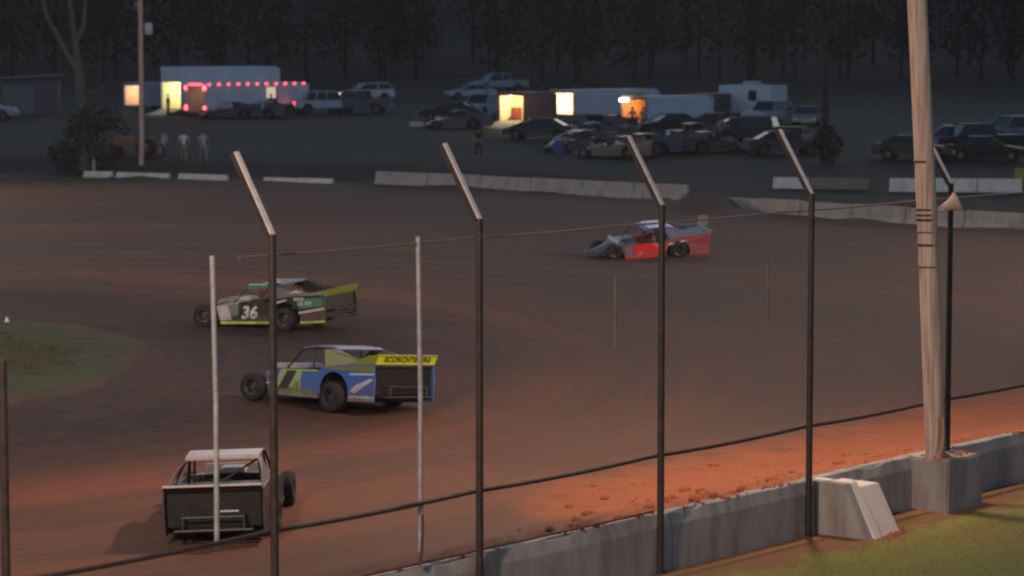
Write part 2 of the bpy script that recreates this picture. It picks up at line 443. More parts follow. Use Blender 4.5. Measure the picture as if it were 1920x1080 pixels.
def blades(name, pts, hh, w, mat, label, cat='grass'):
    V = []; Fc = []
    for (x, y) in pts:
        z = h(x, y) - .01; a = random.uniform(0, 2 * PI); l = hh * random.uniform(.5, 1.3); ww = w * random.uniform(.6, 1.2)
        lean = random.uniform(-.5, .5) * l
        ca, sa = math.cos(a), math.sin(a); n = len(V)
        V += [(x - ca * ww, y - sa * ww, z), (x + ca * ww, y + sa * ww, z), (x + lean * sa, y + lean * ca, z + l)]
        Fc.append((n, n + 1, n + 2))
    me = bpy.data.meshes.new(name); me.from_pydata(V, [], Fc); me.materials.append(mat)
    o = bpy.data.objects.new(name, me); COL.objects.link(o); tag(o, label, cat, kind='stuff')
BL = ground_material('grass_blade_mat', [(.26, .25, .06), (.31, .235, .075), (.20, .19, .055)], .25, 5, .2)
pts = []
while len(pts) < 30000:
    v = random.uniform(-2, 21); u = -random.uniform(.15, 8.5)
    X = fromuv(u, v)
    px = 960 + F * X.x / X.y
    if px < 1180 or px > 1960: continue
    k = noise.noise(Vector((X.x * .6, X.y * .6, 0)))
    if -u < 1.0 + .9 * k + .5: 
        if random.random() > .12: continue
    pts.append((X.x, X.y))
blades('verge_grass', pts, .032, .010, BL, 'short yellow green grass in front of the concrete wall')
BL2 = ground_material('infield_blade_mat', [(.085, .095, .035), (.14, .10, .05), (.05, .06, .02)], .3, 5, .2)
pts = []
while len(pts) < 16000:
    x = random.uniform(-25, -9.5); y = random.uniform(56, 80)
    r_ = math.hypot(max(x + 21, 0), (y - 68) / 1.1)
    if r_ > 9.4 + noise.noise(Vector((x, y, 0))): continue
    if noise.noise(Vector((x * .35, y * .35, 3))) < -.15: continue
    pts.append((x, y))
blades('infield_grass', pts, .13, .03, BL2, 'patchy dull green grass covering the infield')

# ------------------------------------------------------------------ front wall, fence, pole
WT = .72
vb = vcol(1520)                                  # wall breaks here: buttress
def wall_run(v0, v1, u0, name, label, seam=3.6, mat=CONC):
    m = MB(); v = v0
    while v < v1 - .05:
        e = min(v1, v + seam)
        n = max(1, int((e - v) / .3)); prof = [(-.03, -.45), (0, WT - .20), (.06, WT), (.10, WT + .015), (.24, WT + .01), (.28, WT), (.28, -.45)]
        V = []
        for i in range(n + 1):
            vv = v + .012 + (e - v - .024) * i / n
            for (a, z) in prof:
                dz = 0
                if z > WT - .1: dz = .022 * noise.noise(Vector((vv * 1.6, a * 3, 5))) - (.05 if noise.noise(Vector((vv * .9, 7, 1))) > .33 and a < .1 else 0)
                V.append(fromuv(u0 + a, vv, z + dz))
        k = len(prof); fs = []
        for i in range(n):
            for j in range(k - 1):
                fs.append((i * k + j, i * k + j + 1, (i + 1) * k + j + 1, (i + 1) * k + j))
        fs += [tuple(range(k)), tuple(range(n * k + k - 1, n * k - 1, -1))]
        m.add(V, fs); v = e
    o = m.build(name, mat)
    return o
w1 = wall_run(-9, vb + .15, -.02, 'concrete_wall', '')
tag(w1, 'long low grey concrete wall under the catch fence, left of the buttress', 'wall')
vp = vcol(1752)
w2 = wall_run(vb + .15, vp + .95, .05, 'concrete_wall', '', seam=30)
tag(w2, 'short stretch of concrete wall set back between buttress and pole footing', 'wall')
w3 = wall_run(vp + .95, 60, .02, 'concrete_wall', '')
tag(w3, 'grey concrete wall running off to the right past the wooden pole', 'wall')

# sloped buttress: side plates and pale ramped face
def P(u, v, z): return fromuv(u, v, z)
def buttress():
    e = empty('concrete_buttress', P(-.4, vb + .6, -.2), 0, 'pale concrete buttress with a steep sloping face beside the pole footing', 'buttress')
    def solid(v0, v1, ut, ub, name, mat, zt=WT - .01):
        m = MB()
        prof = [(.27, -.4), (.27, zt), (ut, zt), (ub, -.22), (ub, -.4)]
        V = [P(a, v0, z) - e.location for a, z in prof] + [P(a, v1, z) - e.location for a, z in prof]
        n = len(prof)
        m.add(V, [tuple(range(n)), tuple(range(2 * n - 1, n - 1, -1))] + [(i, (i + 1) % n, n + (i + 1) % n, n + i) for i in range(n)])
        return m.build(name, mat, e, bevel=.012)
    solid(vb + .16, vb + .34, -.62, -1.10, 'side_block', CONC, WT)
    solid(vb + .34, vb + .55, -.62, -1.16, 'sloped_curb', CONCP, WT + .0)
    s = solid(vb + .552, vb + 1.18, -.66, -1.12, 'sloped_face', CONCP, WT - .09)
    # crust of spilled clay at its foot
    m = MB()
    for i in range(26):
        a = random.uniform(vb + .4, vb + 1.3); u = -random.uniform(.95, 1.25); r = random.uniform(.03, .09)
        m.lathe([(0, -r * .4), (r, -.01), (r * .7, r * .5), (0, r * .7)], Matrix.Translation(P(u, a, -.2) - e.location), 7)
    m.build('clay_crumbs', DIRT, e)
buttress()

def footing():
    e = empty('pole_footing', P(-.35, vp, -.2), 0, 'square grey concrete footing block around the base of the wooden pole', 'footing')
    m = MB(); c = P(-.22, vp, .24) - e.location
    rz = math.atan2(LD.y, LD.x)
    m.box(c, (1.25, .98, 1.0), Euler((0, 0, rz))); m.build('block', CONC, e, bevel=.03)
    m = MB(); 
    for i in range(40):
        a = vp + random.uniform(-.6, .62); u = random.uniform(-.62, .1); r = random.uniform(.02, .07)
        m.lathe([(0, -r * .4), (r, 0), (r * .6, r * .4), (0, r * .6)], Matrix.Translation(P(u, a, .745) - e.location), 7)
    m.build('spilled_clay', DIRT, e)
footing()

pole_base = onz(1752, 862, .74); 
def v_at(px, u):
    best = min((abs(960 + F * fromuv(u, v / 50).x / (fromuv(u, v / 50).y * math.cos(TH) + 7.4 * math.sin(TH)) - px), v / 50) for v in range(-500, 2000)); return best[1]
pole_base = P(-.30, v_at(1759, -.30), .6)
def utility(name, base, top, r0, r1, label, bands=(), parent=None):
    e = empty(name, base, 0, label, 'pole')
    m = MB(); b = Vector((0, 0, -.6)); t = top - base; n = 16; prev = b
    k = 14
    V = []; 
    for i in range(k + 1):
        f = i / k; c = b.lerp(t, f) + Vector((.02 * math.sin(f * 5), .02 * math.cos(f * 4), 0)); r = r0 + (r1 - r0) * f
        for j in range(n): V.append(c + Vector((r * math.cos(2 * PI * j / n), r * math.sin(2 * PI * j / n), 0)))
    fs = [(i * n + j, i * n + (j + 1) % n, (i + 1) * n + (j + 1) % n, (i + 1) * n + j) for i in range(k) for j in range(n)]
    fs.append(tuple(range(k * n, k * n + n)))
    m.add(V, fs); m.build('shaft', WOOD, e, smooth=True)
    return e
px_top = onY(1722, -300, pole_base.y - .1); 
ptop = Vector((pole_base.x + (px_top.x - (pole_base.x)) * .0, 0, 0))
# lean from the photograph: 0.27 m over 8.2 m
ptop = Vector((pole_base.x - .74, pole_base.y + .02, 13.6))
pole = utility('wooden_pole', pole_base, ptop, .19, .17, 'tall weathered wooden floodlight pole rising from the concrete footing')
def axis_at(z):
    f = (z - (pole_base.z - .6)) / (ptop.z - pole_base.z + .6)
    return Vector((pole_base.x, pole_base.y, pole_base.z - .6)).lerp(ptop, f)
for py, w in ((303, .022), (393, .018), (403, .018), (412, .022), (435, .010), (459, .02), (500, .012)):
    z = onY(1730, py, pole_base.y).z; c = axis_at(z) - pole_base; r = .191 - .02 * (z / 13.6)
    m = MB(); m.tube(c - Vector((0, 0, w)), c + Vector((0, 0, w)), r + .004, r + .004, 20); m.build('band', STEEL, pole)
def flood_rig(parent, base, top, aim, energy, size=1.0, n=4, col=(1, .72, .50), angle=165, reach=0):
    """crossarm with floodlight heads, plus the light they give"""
    d = Vector((aim.x - top.x, aim.y - top.y, 0)).normalized(); s = Vector((-d.y, d.x, 0))
    c = top - base - Vector((0, 0, .5))
    if reach:
        m = MB(); m.tube(c, c + d * (reach + .25), .06, .06, 8); m.tube(c - Vector((0, 0, 1)), c + d * reach, .03, .03, 6); m.build('outrigger', GALV, parent)
        c = c + d * reach
    m = MB(); m.tube(c - s * 1.3 + d * .22, c + s * 1.3 + d * .22, .06, .06, 8); m.build('crossarm', GALV, parent)
    for i in range(n):
        o = -1.05 + 2.1 * i / (n - 1)
        hc = c + s * o + d * .45 + Vector((0, 0, .05))
        q = (d + Vector((0, 0, -.7))).normalized().to_track_quat('Z', 'Y').to_matrix().to_4x4()
        M = Matrix.Translation(hc) @ q
        m = MB(); m.lathe([(.02, -.28), (.12, -.26), (.16, -.1), (.27, .1), (.28, .12)], M, 16); hd = m.build('lamp_head', GALV, parent, smooth=True)
        m = MB(); m.lathe([(0, .105), (.265, .10)], M, 16); m.build('lens', emis('lamp_lens', col, 25), hd)
    ld = bpy.data.lights.new('floodlight', 'SPOT'); ld.energy = energy; ld.color = col; ld.spot_size = R(angle); ld.spot_blend = .6; ld.shadow_soft_size = .45
    lo = bpy.data.objects.new('floodlight', ld); COL.objects.link(lo); lo.parent = parent
    lo.location = c + d * .9 + Vector((0, 0, -.25)); lo.rotation_euler = (aim - top).to_track_quat('-Z', 'Y').to_euler()
LIGHTS = []
flood_rig(pole, pole_base, ptop, Vector((-4, 58, 0)), 7500, reach=1.6)
def flood_pole(x, y, z, aim, e, label, col=(1, .72, .50), ht=15, angle=120):
    b = Vector((x, y, z)); t = Vector((x, y, z + ht))
    p = utility('wooden_pole', b, t, .2, .15, label)
    flood_rig(p, b, t, aim, e, col=col, angle=angle)
bb = fromuv(-5, -16)
flood_pole(bb.x, bb.y, -.2, Vector((-3, 60, 0)), 17000, 'floodlight pole outside the concrete wall beyond the left edge', angle=150)
flood_pole(-40, 60, 0, Vector((0, 98, 0)), 19000, 'floodlight pole standing in the infield beyond the left edge', angle=100)
flood_pole(46, 92, .5, Vector((5, 95, 0)), 34000, 'floodlight pole outside the turn beyond the right edge', angle=95)
flood_pole(-52, 148, 1.4, Vector((-22, 108, 0)), 34000, 'floodlight pole outside the far turn beyond the left edge', angle=95)

# catch fence
fence = empty('catch_fence', P(-.08, 5, -.2), 0, 'tall dark steel catch fence with angled arms standing along the concrete wall', 'fence')
FO = fence.location.copy()
UB = -.09
for k, px in enumerate((-7, 502, 890, 1232, 1512, 1772, 2010)):
    v = vcol(px); b = P(UB, v, -.3 if px < 1600 else .5) - FO; t = P(UB, v, 5.66 if px > 0 else 4.4) - FO
    m = MB(); m.tube(b, t, .058, .052, 12); po = m.build('post', STEEL, fence, smooth=True)
    if px < 0: continue
    tip = t + LN * .66 + Vector((0, 0, 1.06))
    dd = (tip - t).normalized(); 
    # flat angle-iron arm, its lit web facing up
    side = LD; upn = -dd.cross(side).normalized()
    m = MB(); hw = .038
    V = []
    for p in (t - dd * .04, tip):
        for a, c in ((-hw, -.02), (hw, -.02), (hw, .02), (-hw, .02)): V.append(p + side * a + upn * c)
    m.add(V, [(3, 2, 1, 0), (4, 5, 6, 7), (0, 1, 5, 4), (1, 2, 6, 5), (2, 3, 7, 6), (3, 0, 4, 7)])
    m.build('arm', ARMM, po)
    m = MB()
    V = []
    for p in (t - dd * .02, tip):
        for a, c in ((-.062, -.07), (-.048, -.07), (-.048, .0), (-.062, .0)): V.append(p + side * a + upn * c)
    m.add(V, [(3, 2, 1, 0), (4, 5, 6, 7), (0, 1, 5, 4), (1, 2, 6, 5), (2, 3, 7, 6), (3, 0, 4, 7)])
    m.build('arm_flange', STEEL, po)
# mid rail and cable (slightly sagging)
def sag(z, vs, drop, r, name, mat, u=UB, parent=fence, org=None):
    org = org if org is not None else FO
    m = MB(); V = []
    for a, b in zip(vs, vs[1:]):
        pts = []
        for i in range(7):
            f = i / 6; pts.append(P(u, a + (b - a) * f, z - drop * 4 * f * (1 - f)) - org)
        m.path(pts, r, 7)
    return m.build(name, mat, parent, smooth=True)
PV = [vcol(p) for p in (-7, 502, 890, 1232, 1512, 1772, 2010)]
sag(1.68, [PV[0] - 2] + PV + [PV[-1] + 12], .03, .034, 'rail', STEEL, u=.02)
sag(5.37, [vcol(455), PV[2], vcol(1150), vcol(1460), vcol(1722), PV[-1] + 10], .015, .017, 'cable', CABLE, u=.06)
# red bottom wire along the wall top
sag(.79, [-2, PV[1], PV[2], PV[3]], .0, .02, 'bottom_rail', pm('rust_red', (.13, .028, .02), .7), u=.05)
for px, z0, z1, r in ((408, 1.55, 5.42, .036), (793, .95, 5.45, .036)):
    v = vcol(px); m = MB()
    m.path([P(.06, v, z0) - FO, P(.06, v + .01, (z0 + z1) / 2) - FO, P(.06, v - .03, z1) - FO], r, 10)
    m.build('brace_pipe', GREYP, fence, smooth=True)
v = vcol(793); m = MB(); m.path([P(.03, v, 1.5) - FO, P(.02, v, 1.25) - FO, P(.0, v - .04, 1.0) - FO, P(-.02, v - .1, .78) - FO], .022, 8)
m.build('loose_strap', pm('dark_strap', (.06, .03, .03), .8), fence, smooth=True)
DUSTY = pm('clay_coated_pipe', (.17, .125, .105), .8, 0, .3, 9)
for px in (1160, 1445):
    v = vcol(px); m = MB(); m.tube(P(.06, v, 3.5) - FO, P(.06, v, 4.6) - FO, .02, .02, 8); m.build('hanging_strap', DUSTY, fence)

m = MB()
for _ in range(380):
    v = random.uniform(vcol(850), vcol(1930)); k = min(1, max(.12, (v - vcol(950)) / 8)); u = .25 + abs(random.gauss(0, 1)) * 2.2 * k
    p = fromuv(u, v); p.z = h(p.x, p.y); r = random.choice((.015, .02, .03, .03, .045, .06, .13)) * random.uniform(.7, 1.2)
    M_ = Matrix.Translation(p) @ Matrix.Rotation(random.uniform(0, 6), 4, 'Z') @ Matrix.Diagonal((1, random.uniform(.6, 1), .7, 1))
    m.lathe([(0, -r * .4), (r * .9, -r * .1), (r, r * .2), (r * .6, r * .7), (0, r * .85)], M_, 7)
for _ in range(260):
    v = random.uniform(vcol(640), vcol(1930)); 
    if noise.noise(Vector((v * .8, 0, 3))) < 0: continue
    u = random.uniform(.06, .24); p = P(u, v, WT + .015); r = random.uniform(.015, .05)
    if vb + .1 < v < vp + .8: continue
    m.lathe([(0, -r * .4), (r, 0), (r * .6, r * .5), (0, r * .6)], Matrix.Translation(p), 6)
o = m.build('clay_clods', DIRT); tag(o, 'loose orange clay clods scattered on the bank and wall top', 'clods', kind='stuff')
# loose wires hanging at the footing
e = empty('loose_wire', P(-.5, vp - .25, .8), 0, 'pale loose wires bent up beside the pole base', 'wire')
for q in range(2):
    m = MB(); pts = []
    for i in range(9):
        f = i / 8; pts.append(Vector((-.30 + .1 * q + .06 * math.sin(f * 3), -.1, .85 * f - .15)) + Vector((.05 * f * f, 0, 0)))
    m.path(pts, .009, 6); m.build('strand', pm('yellowed_wire', (.75, .42, .22), .5), e)
# PA horn on the pole
hp = onY(1742, 402, pole_base.y); 
e = empty('horn_speaker', hp, 0, 'beige horn loudspeaker strapped to the wooden pole', 'loudspeaker')
d = Vector((.90, .10, .40)).normalized(); q = d.to_track_quat('Z', 'Y').to_matrix().to_4x4()
m = MB(); m.lathe([(.03, .05), (.05, .18), (.075, .32), (.11, .44), (.16, .53), (.185, .56), (.18, .565), (.15, .54), (.09, .44), (.05, .3), (.02, .2)], q, 24)
m.build('horn', pm('horn_beige', (.42, .30, .25), .5), e, smooth=True)
m = MB(); m.lathe([(0, -.12), (.09, -.11), (.10, 0), (.06, .05), (0, .06)], q, 16); m.build('driver', FRAME, e, smooth=True)
m = MB(); m.tube((-.16, 0, 0), (.02, 0, 0), .03); m.tube((-.02, 0, .0), (.04, .0, -.1), .04, .04); m.build('bracket', GALV, e)

# ------------------------------------------------------------------ race cars
def wheel(parent, c, r, w, side, dirty=RIM, steer=0):
    e_m = Matrix.Translation(c) @ Matrix.Rotation(steer, 4, 'Z') @ Matrix.Rotation(-side * PI / 2, 4, 'X')
    m = MB(); prof = [(r * .56, -w / 2), (r * .86, -w / 2), (r * .97, -w * .42), (r, -w * .3), (r, w * .3), (r * .97, w * .42), (r * .86, w / 2), (r * .56, w / 2), (r * .54, 0), (r * .56, -w / 2)]
    m.lathe(prof, e_m, 28); t = m.build('wheel', TYRE, parent, smooth=True)
    m = MB(); m.lathe([(0, w * .18), (r * .16, w * .2), (r * .18, w * .10), (r * .42, w * .05), (r * .50, w * .44), (r * .57, w * .48), (r * .575, w * .3)], e_m, 24)
    m.lathe([(0, -w * .1), (r * .5, -w * .1)], e_m, 24)
    m.build('rim', dirty, t, smooth=True)
    return t
def race_car(p, phi, label, pal, roll=0, pitch=0, group=None, name='race_car', num=None, deco=None, dz=0, txt=None, steer=.15, sc_=1.0):
    e = empty(name, p + Vector((0, 0, dz)), 0, label, 'race car', group)
    yaw = PI - phi
    e.scale = (sc_ * 1.03, sc_, sc_ * .93)
    e.rotation_euler = (Matrix.Rotation(yaw, 3, 'Z') @ Matrix.Rotation(pitch, 3, 'Y') @ Matrix.Rotation(roll, 3, 'X')).to_euler()
    g = lambda k: paint('paint_%s_%02d%02d%02d' % (k, *[int(99 * c) for c in pal[k]]), pal[k])
    # side panels with rear wheel arch
    arch = []
    ax, az, ar = -1.12, .34, .47
    for i in range(13):
        t = PI - PI * i / 12 * .98 - .0
        arch.append((ax - ar * math.cos(t) * -1 * -1, az + ar * math.sin(t)))
    archp = sorted(arch, key=lambda q: q[0], reverse=True)
    out = [(1.0, .17)] + [(ax + ar, .17)] + [(x, z) for x, z in archp] + [(ax - ar, .17), (-2.1, .20), (-2.12, .62), (-2.08, 1.02), (-1.55, 1.00), (-.95, .93), (-.55, .80), (.2, .77), (.75, .74), (1.15, .68)]
    def remap(o): return [(x, z) for x, z in o]
    for s in (1, -1):
        m = MB(); m.prism(remap(out), s * .80, s * .83)
        sp = m.build('side_panel', g('side'), e)
        y = s * .832
        # rocker strip
        def dec(poly, key, nm_='stripe', off=.004):
            mm = MB(); mm.prism(poly, y, y + s * off); mm.build(nm_, g(key), sp)
        dec([(1.0, .172), (-.62, .172), (-.62, .235), (.99, .26)], 'rocker')
        dec([(-1.60, .172), (-2.10, .202), (-2.105, .27), (-1.6, .24)], 'rocker')
        for poly, key in (deco or []): dec(poly, key)
        if num:
            M = Matrix.Translation((num[2] if len(num) > 2 else .02, s * .838, num[3] if len(num) > 3 else .5)) @ (Matrix.Rotation(PI, 4, 'Z') if s > 0 else Matrix.Identity(4)) @ Matrix.Rotation(PI / 2, 4, 'X')
            text_mesh('number', num[0], num[1], g('number'), sp, M, .004, .25, .018)
        if txt:
            for (bd, sz, tx, tz, key) in txt:
                M = Matrix.Translation((tx, s * .838, tz)) @ (Matrix.Rotation(PI, 4, 'Z') if s > 0 else Matrix.Identity(4)) @ Matrix.Rotation(PI / 2, 4, 'X')
                text_mesh('lettering', bd, sz, g(key), sp, M, .003, 0, .003)
    # hood and nose
    m = MB()
    st = [(.45, .78, .80, .55), (1.15, .70, .73, .50), (1.6, .34, .56, .32), (2.02, .28, .40, .22), (2.12, .26, .30, .20)]
    V = []; 
    for x, w, zt, zl in st: V += [(x, -w, zl), (x, -w * .96, zt - .02), (x, 0, zt + .02), (x, w * .96, zt - .02), (x, w, zl)]
    fs = [(i * 5 + j, i * 5 + j + 1, (i + 1) * 5 + j + 1, (i + 1) * 5 + j) for i in range(4) for j in range(4)] + [(4, 3, 2, 1, 0), (20, 21, 22, 23, 24)]
    m.add(V, fs); m.build('hood', g('hood'), e)
    m = MB(); m.box((.62, 0, .86), (.5, .5, .10), taper=.75); m.build('air_scoop', g('hood'), e, bevel=.02)
    m = MB(); m.box((1.2, .0, .82), (.02, 1.1, .14), Euler((0, -.6, 0))); m.build('visor', g('trim'), e)
    # rear deck, floor, firewall
    m = MB(); m.prism([(-.62, .84), (-2.08, 1.0), (-2.08, .975), (-.62, .815)], -.80, .80); m.build('rear_deck', g('deck'), e)
    m = MB(); m.box((-.2, 0, .2), (3.3, 1.5, .05)); m.box((.42, 0, .5), (.04, 1.5, .58)); m.box((-.68, 0, .55), (.04, 1.5, .55)); m.box((-2.0, 0, .42), (.03, .95, .30)); m.build('floor_pan', FRAME, e)
    m = MB(); m.box((-1.75, 0, .55), (.45, .62, .38)); m.build('fuel_cell', FRAME, e, bevel=.03)
    m = MB(); m.box((-2.04, 0, .66), (.02, 1.54, .62)); m.build('rear_shade_panel', FRAME, e)  # dark plate added where the open rear is only in shade
    # roof, posts, sail panels
    m = MB(); m.prism([(.18, 1.27), (-.25, 1.335), (-.85, 1.33), (-1.0, 1.30), (-1.0, 1.325), (-.85, 1.36), (-.25, 1.365), (.18, 1.295)], -.62, .62)
    rf = m.build('roof', g('roof'), e)
    if pal.get('rooftext'):
        for s in (1, -1):
            m = MB(); m.prism([(.16, 1.20), (-.55, 1.25), (-.55, 1.36), (.16, 1.30)], s * .622, s * .632); m.build('roof_edge_panel', g('roofside'), rf)
            M = Matrix.Translation((-.2, s * .64, 1.278)) @ (Matrix.Rotation(PI, 4, 'Z') if s > 0 else Matrix.Identity(4)) @ Matrix.Rotation(PI / 2, 4, 'X')
            m = MB(); x = .10            # smeared sign writing, too blurred to read in the photograph
            for wd in (.05, .06, .03, .06, .05, .07, .04, .05): m.box((x - wd / 2, s * .635, 1.335), (wd, .006, .035)); x -= wd + .02
            m.build('lettering', g('number'), rf)
    elif pal.get('roofstripe'):
        m = MB(); m.prism([(-.05, 1.345), (-.4, 1.369), (-.75, 1.366), (-.75, 1.371), (-.4, 1.374), (-.05, 1.350)], -.56, .56); m.build('roof_stripe', g('roofstripe'), rf)
    for s in (1, -1):
        m = MB()
        V = [(-.98, s * .62, 1.31), (-.55, s * .62, 1.29), (-.80, s * .80, .90), (-2.02, s * .80, 1.0), (-1.5, s * .72, 1.19)]
        th = Vector((0, -s * .015, 0))
        W = [Vector(p) for p in V] + [Vector(p) + th for p in V]
        m.add(W, [(0, 1, 2, 3, 4), (9, 8, 7, 6, 5)] + [(i, 5 + i, 5 + (i + 1) % 5, (i + 1) % 5) for i in range(5)])
        m.build('sail_panel', g('sail'), e)
    m = MB()
    for s in (1, -1):
        m.tube((.16, s * .60, 1.28), (.62, s * .68, .76), .022); m.tube((-.66, s * .58, 1.3), (-.72, s * .66, .3), .024)
        m.tube((-.3, s * .70, .78), (-.25, s * .62, 1.3), .018); m.tube((.5, s * .68, .72), (-.68, s * .70, .62), .022)
        m.tube((.5, s * .5, .3), (2.0, s * .18, .3), .03); m.tube((-1.9, s * .45, .35), (-.7, s * .6, .3), .03)
    m.tube((.16, -.6, 1.28), (.16, .6, 1.28), .022); m.tube((-.66, -.58, 1.3), (-.66, .58, 1.3), .024)
    m.tube((-.66, -.58, 1.25), (-.7, .6, .5), .02)
    m.build('roll_cage', FRAME, e)
    m = MB(); m.box((-.42, .12, .55), (.12, .48, .62), Euler((0, -.2, 0))); m.box((-.2, .12, .34), (.5, .46, .1)); m.build('seat', FRAME, e, bevel=.03)
    # front suspension and bumpers
    m = MB()
    for s in (1, -1):
        m.tube((1.3, s * .25, .36), (1.5, s * .75, .34), .02); m.tube((1.65, s * .25, .36), (1.5, s * .75, .34), .02)
        m.tube((1.35, s * .3, .6), (1.48, s * .72, .44), .03); m.tube((1.5, s * .1, .30), (1.5, s * .78, .30), .018)
    m.build('front_suspension', FRAME, e)
    m = MB(); m.path([(2.0, -.32, .24), (2.25, -.30, .26), (2.27, 0, .27), (2.25, .30, .26), (2.0, .32, .24)], .025)
    m.path([(2.05, -.26, .42), (2.24, -.24, .42), (2.24, .24, .42), (2.05, .26, .42)], .022); m.build('front_bumper', pm('bumper_tube', (.07, .065, .065), .5, .3), e)
    m = MB(); m.path([(-1.9, -.6, .3), (-2.25, -.62, .32), (-2.27, .62, .32), (-1.9, .6, .3)], .026)
    m.path([(-1.9, -.5, .55), (-2.24, -.5, .55), (-2.24, .5, .55), (-1.9, .5, .55)], .024)
    m.tube((-2.25, -.5, .32), (-2.24, -.5, .55), .02); m.tube((-2.25, .5, .32), (-2.24, .5, .55), .02); m.build('rear_bumper', pm('bumper_tube', (.07, .065, .065), .5, .3), e)
    # axle
    m = MB(); m.tube((-1.12, -.72, .34), (-1.12, .72, .34), .05); m.lathe([(0, -.12), (.13, -.08), (.13, .08), (0, .12)], Matrix.Translation((-1.12, 0, .34)) @ Matrix.Rotation(PI / 2, 4, 'X'), 14); m.build('rear_axle', FRAME, e)
    # spoiler
    spz = pal.get('spoilz', (.98, 1.20)); xr = -2.12
    m = MB(); m.prism([(xr + .03, spz[0]), (xr, spz[0]), (xr - .10, spz[1]), (xr - .07, spz[1])], -.80, .80)
    sp = m.build('spoiler', g('spoiler'), e)
    for s in (1, -1):
        m = MB(); m.prism([(-1.55, 1.0), (xr + .04, spz[0]), (xr - .08, spz[1]), (-1.9, spz[1] - .06)], s * .806, s * .818); m.build('end_plate', g('endplate'), sp)
    if pal.get('spoilertext'):
        hgt = spz[1] - spz[0]; a = math.atan2(.10, hgt)
        M = Matrix.Translation((xr - .06, 0, (spz[0] + spz[1]) / 2)) @ Matrix.Rotation(-PI / 2, 4, 'Z') @ Matrix.Rotation(PI / 2 + a, 4, 'X')
        text_mesh('lettering', pal['spoilertext'], .175, g('spoilerink'), sp, M, .002, 0, .004)
        for zz in (0, 1):
            z0 = spz[zz] + (-.0 if zz == 0 else -.025); x0 = xr - (.0 if zz == 0 else .09)
            m = MB(); m.prism([(x0 - .004, z0), (x0 - .014, z0), (x0 - .024, z0 + .025), (x0 - .014, z0 + .025)], -.79, .79); m.build('border', g('number'), sp)
    for s in (1, -1):
        for (wx_, wy_, wr_, ww_, st_) in ((1.48, s * .86, .33, .24, steer), (-1.12, s * .80, .345, .31, 0)):
            wheel(e, (wx_, wy_, wr_ + wx_ * math.sin(pitch) - wy_ * math.sin(roll)), wr_, ww_, s, steer=st_)
    for o in e.children_recursive:            # longer rear overhang
        if o.type != 'MESH' or o.name.startswith(('wheel', 'rim')): continue
        if o.name.startswith(('lettering', 'number')):
            if o.location.x < -2.05: o.location.x -= .3
            continue
        for vt in o.data.vertices: vt.co.x -= .3 * min(1, max(0, (-1.6 - vt.co.x) / .4))
    return e
LIME = (.60, .80, .03); LIME2 = (.36, .44, .05)
# car 36
c36 = race_car(hit(503, 611), R(29), 'black and silver open-wheel dirt race car number 36 with lime rocker stripes',
    dict(side=(.025, .03, .03), rocker=(.60, .68, .10), hood=(.50, .46, .44), trim=(.45, .42, .40), deck=(.035, .03, .03), roof=(.035, .035, .04), sail=(.10, .075, .085),
         number=(.75, .77, .80), spoiler=LIME2, endplate=(.22, .24, .12), roofside=(.05, .24, .15), rooftext=1, silver=(.55, .52, .52), grey=(.20, .20, .21), green=(.07, .20, .13), spoilz=(.97, 1.17)),
    roll=R(-2), pitch=R(3), sc_=1.04, num=('36', .52, .05, .50),
    deco=[([(1.10, .70), (.72, .73), (.62, .30), (1.0, .28)], 'silver'), ([(.72, .72), (.35, .75), (.40, .45), (.66, .40)], 'grey'),
          ([(-.66, .80), (-1.2, .90), (-1.2, .86), (-.62, .70)], 'silver'), ([(-1.55, .52), (-2.09, .66), (-2.09, .58), (-1.58, .46)], 'silver'), ([(-1.55, .90), (-2.05, .95), (-2.08, .70), (-1.6, .62)], 'green')],
    txt=[('BBQR', .13, -1.6, .90, 'number'), ('HI XY', .18, -1.78, .76, 'number')])
BLUE = (.07, .17, .52)
cbl = race_car(hit(616, 757), R(47), 'blue and lime dirt race car with a bright yellow lettered spoiler',
    dict(side=BLUE, rocker=(.30, .27, .26), hood=(.34, .33, .48), trim=(.5, .5, .5), deck=(.04, .04, .05), roof=(.22, .20, .45), sail=(.28, .28, .12), number=(.62, .68, .30),
         spoiler=(.80, .88, .02), endplate=(.3, .32, .05), spoilertext='SCORCHTE-URS', spoilerink=(.10, .12, .01), lime=LIME, dark=(.025, .04, .03), lilac=(.42, .38, .52), silver=(.75, .72, .78), olive=(.24, .26, .07), pale=(.40, .52, .30), spoilz=(1.04, 1.27), roofstripe=(.5, .46, .6)),
    roll=R(5), pitch=R(2), sc_=1.06,
    deco=[([(.62, .76), (-.10, .78), (.02, .32), (.86, .28)], 'pale'), ([(.40, .75), (.08, .76), (.36, .33), (.70, .33)], 'dark'), ([(.12, .50), (-.06, .50), (.0, .33), (.34, .34)], 'lime'),
          ([(1.0, .24), (-.55, .24), (-.55, .33), (.95, .36)], 'olive'), ([(-.7, .86), (-1.2, .945), (-2.07, 1.0), (-2.09, .86), (-1.3, .86)], 'olive'),
          ([(-1.62, .40), (-1.75, .56), (-2.0, .72), (-2.06, .68), (-1.85, .50), (-1.72, .36)], 'silver'), ([(-1.62, .30), (-2.1, .33), (-2.1, .24), (-1.62, .22)], 'silver'), ([(.6, .77), (-.6, .82), (-.6, .79), (.6, .745)], 'lime'),
          ([(1.12, .44), (.74, .49), (.74, .46), (1.1, .40)], 'silver'), ([(1.08, .70), (.80, .72), (.76, .62), (1.02, .58)], 'lilac'), ([(-1.62, .80), (-2.08, .84), (-2.08, .80), (-1.62, .76)], 'silver')])
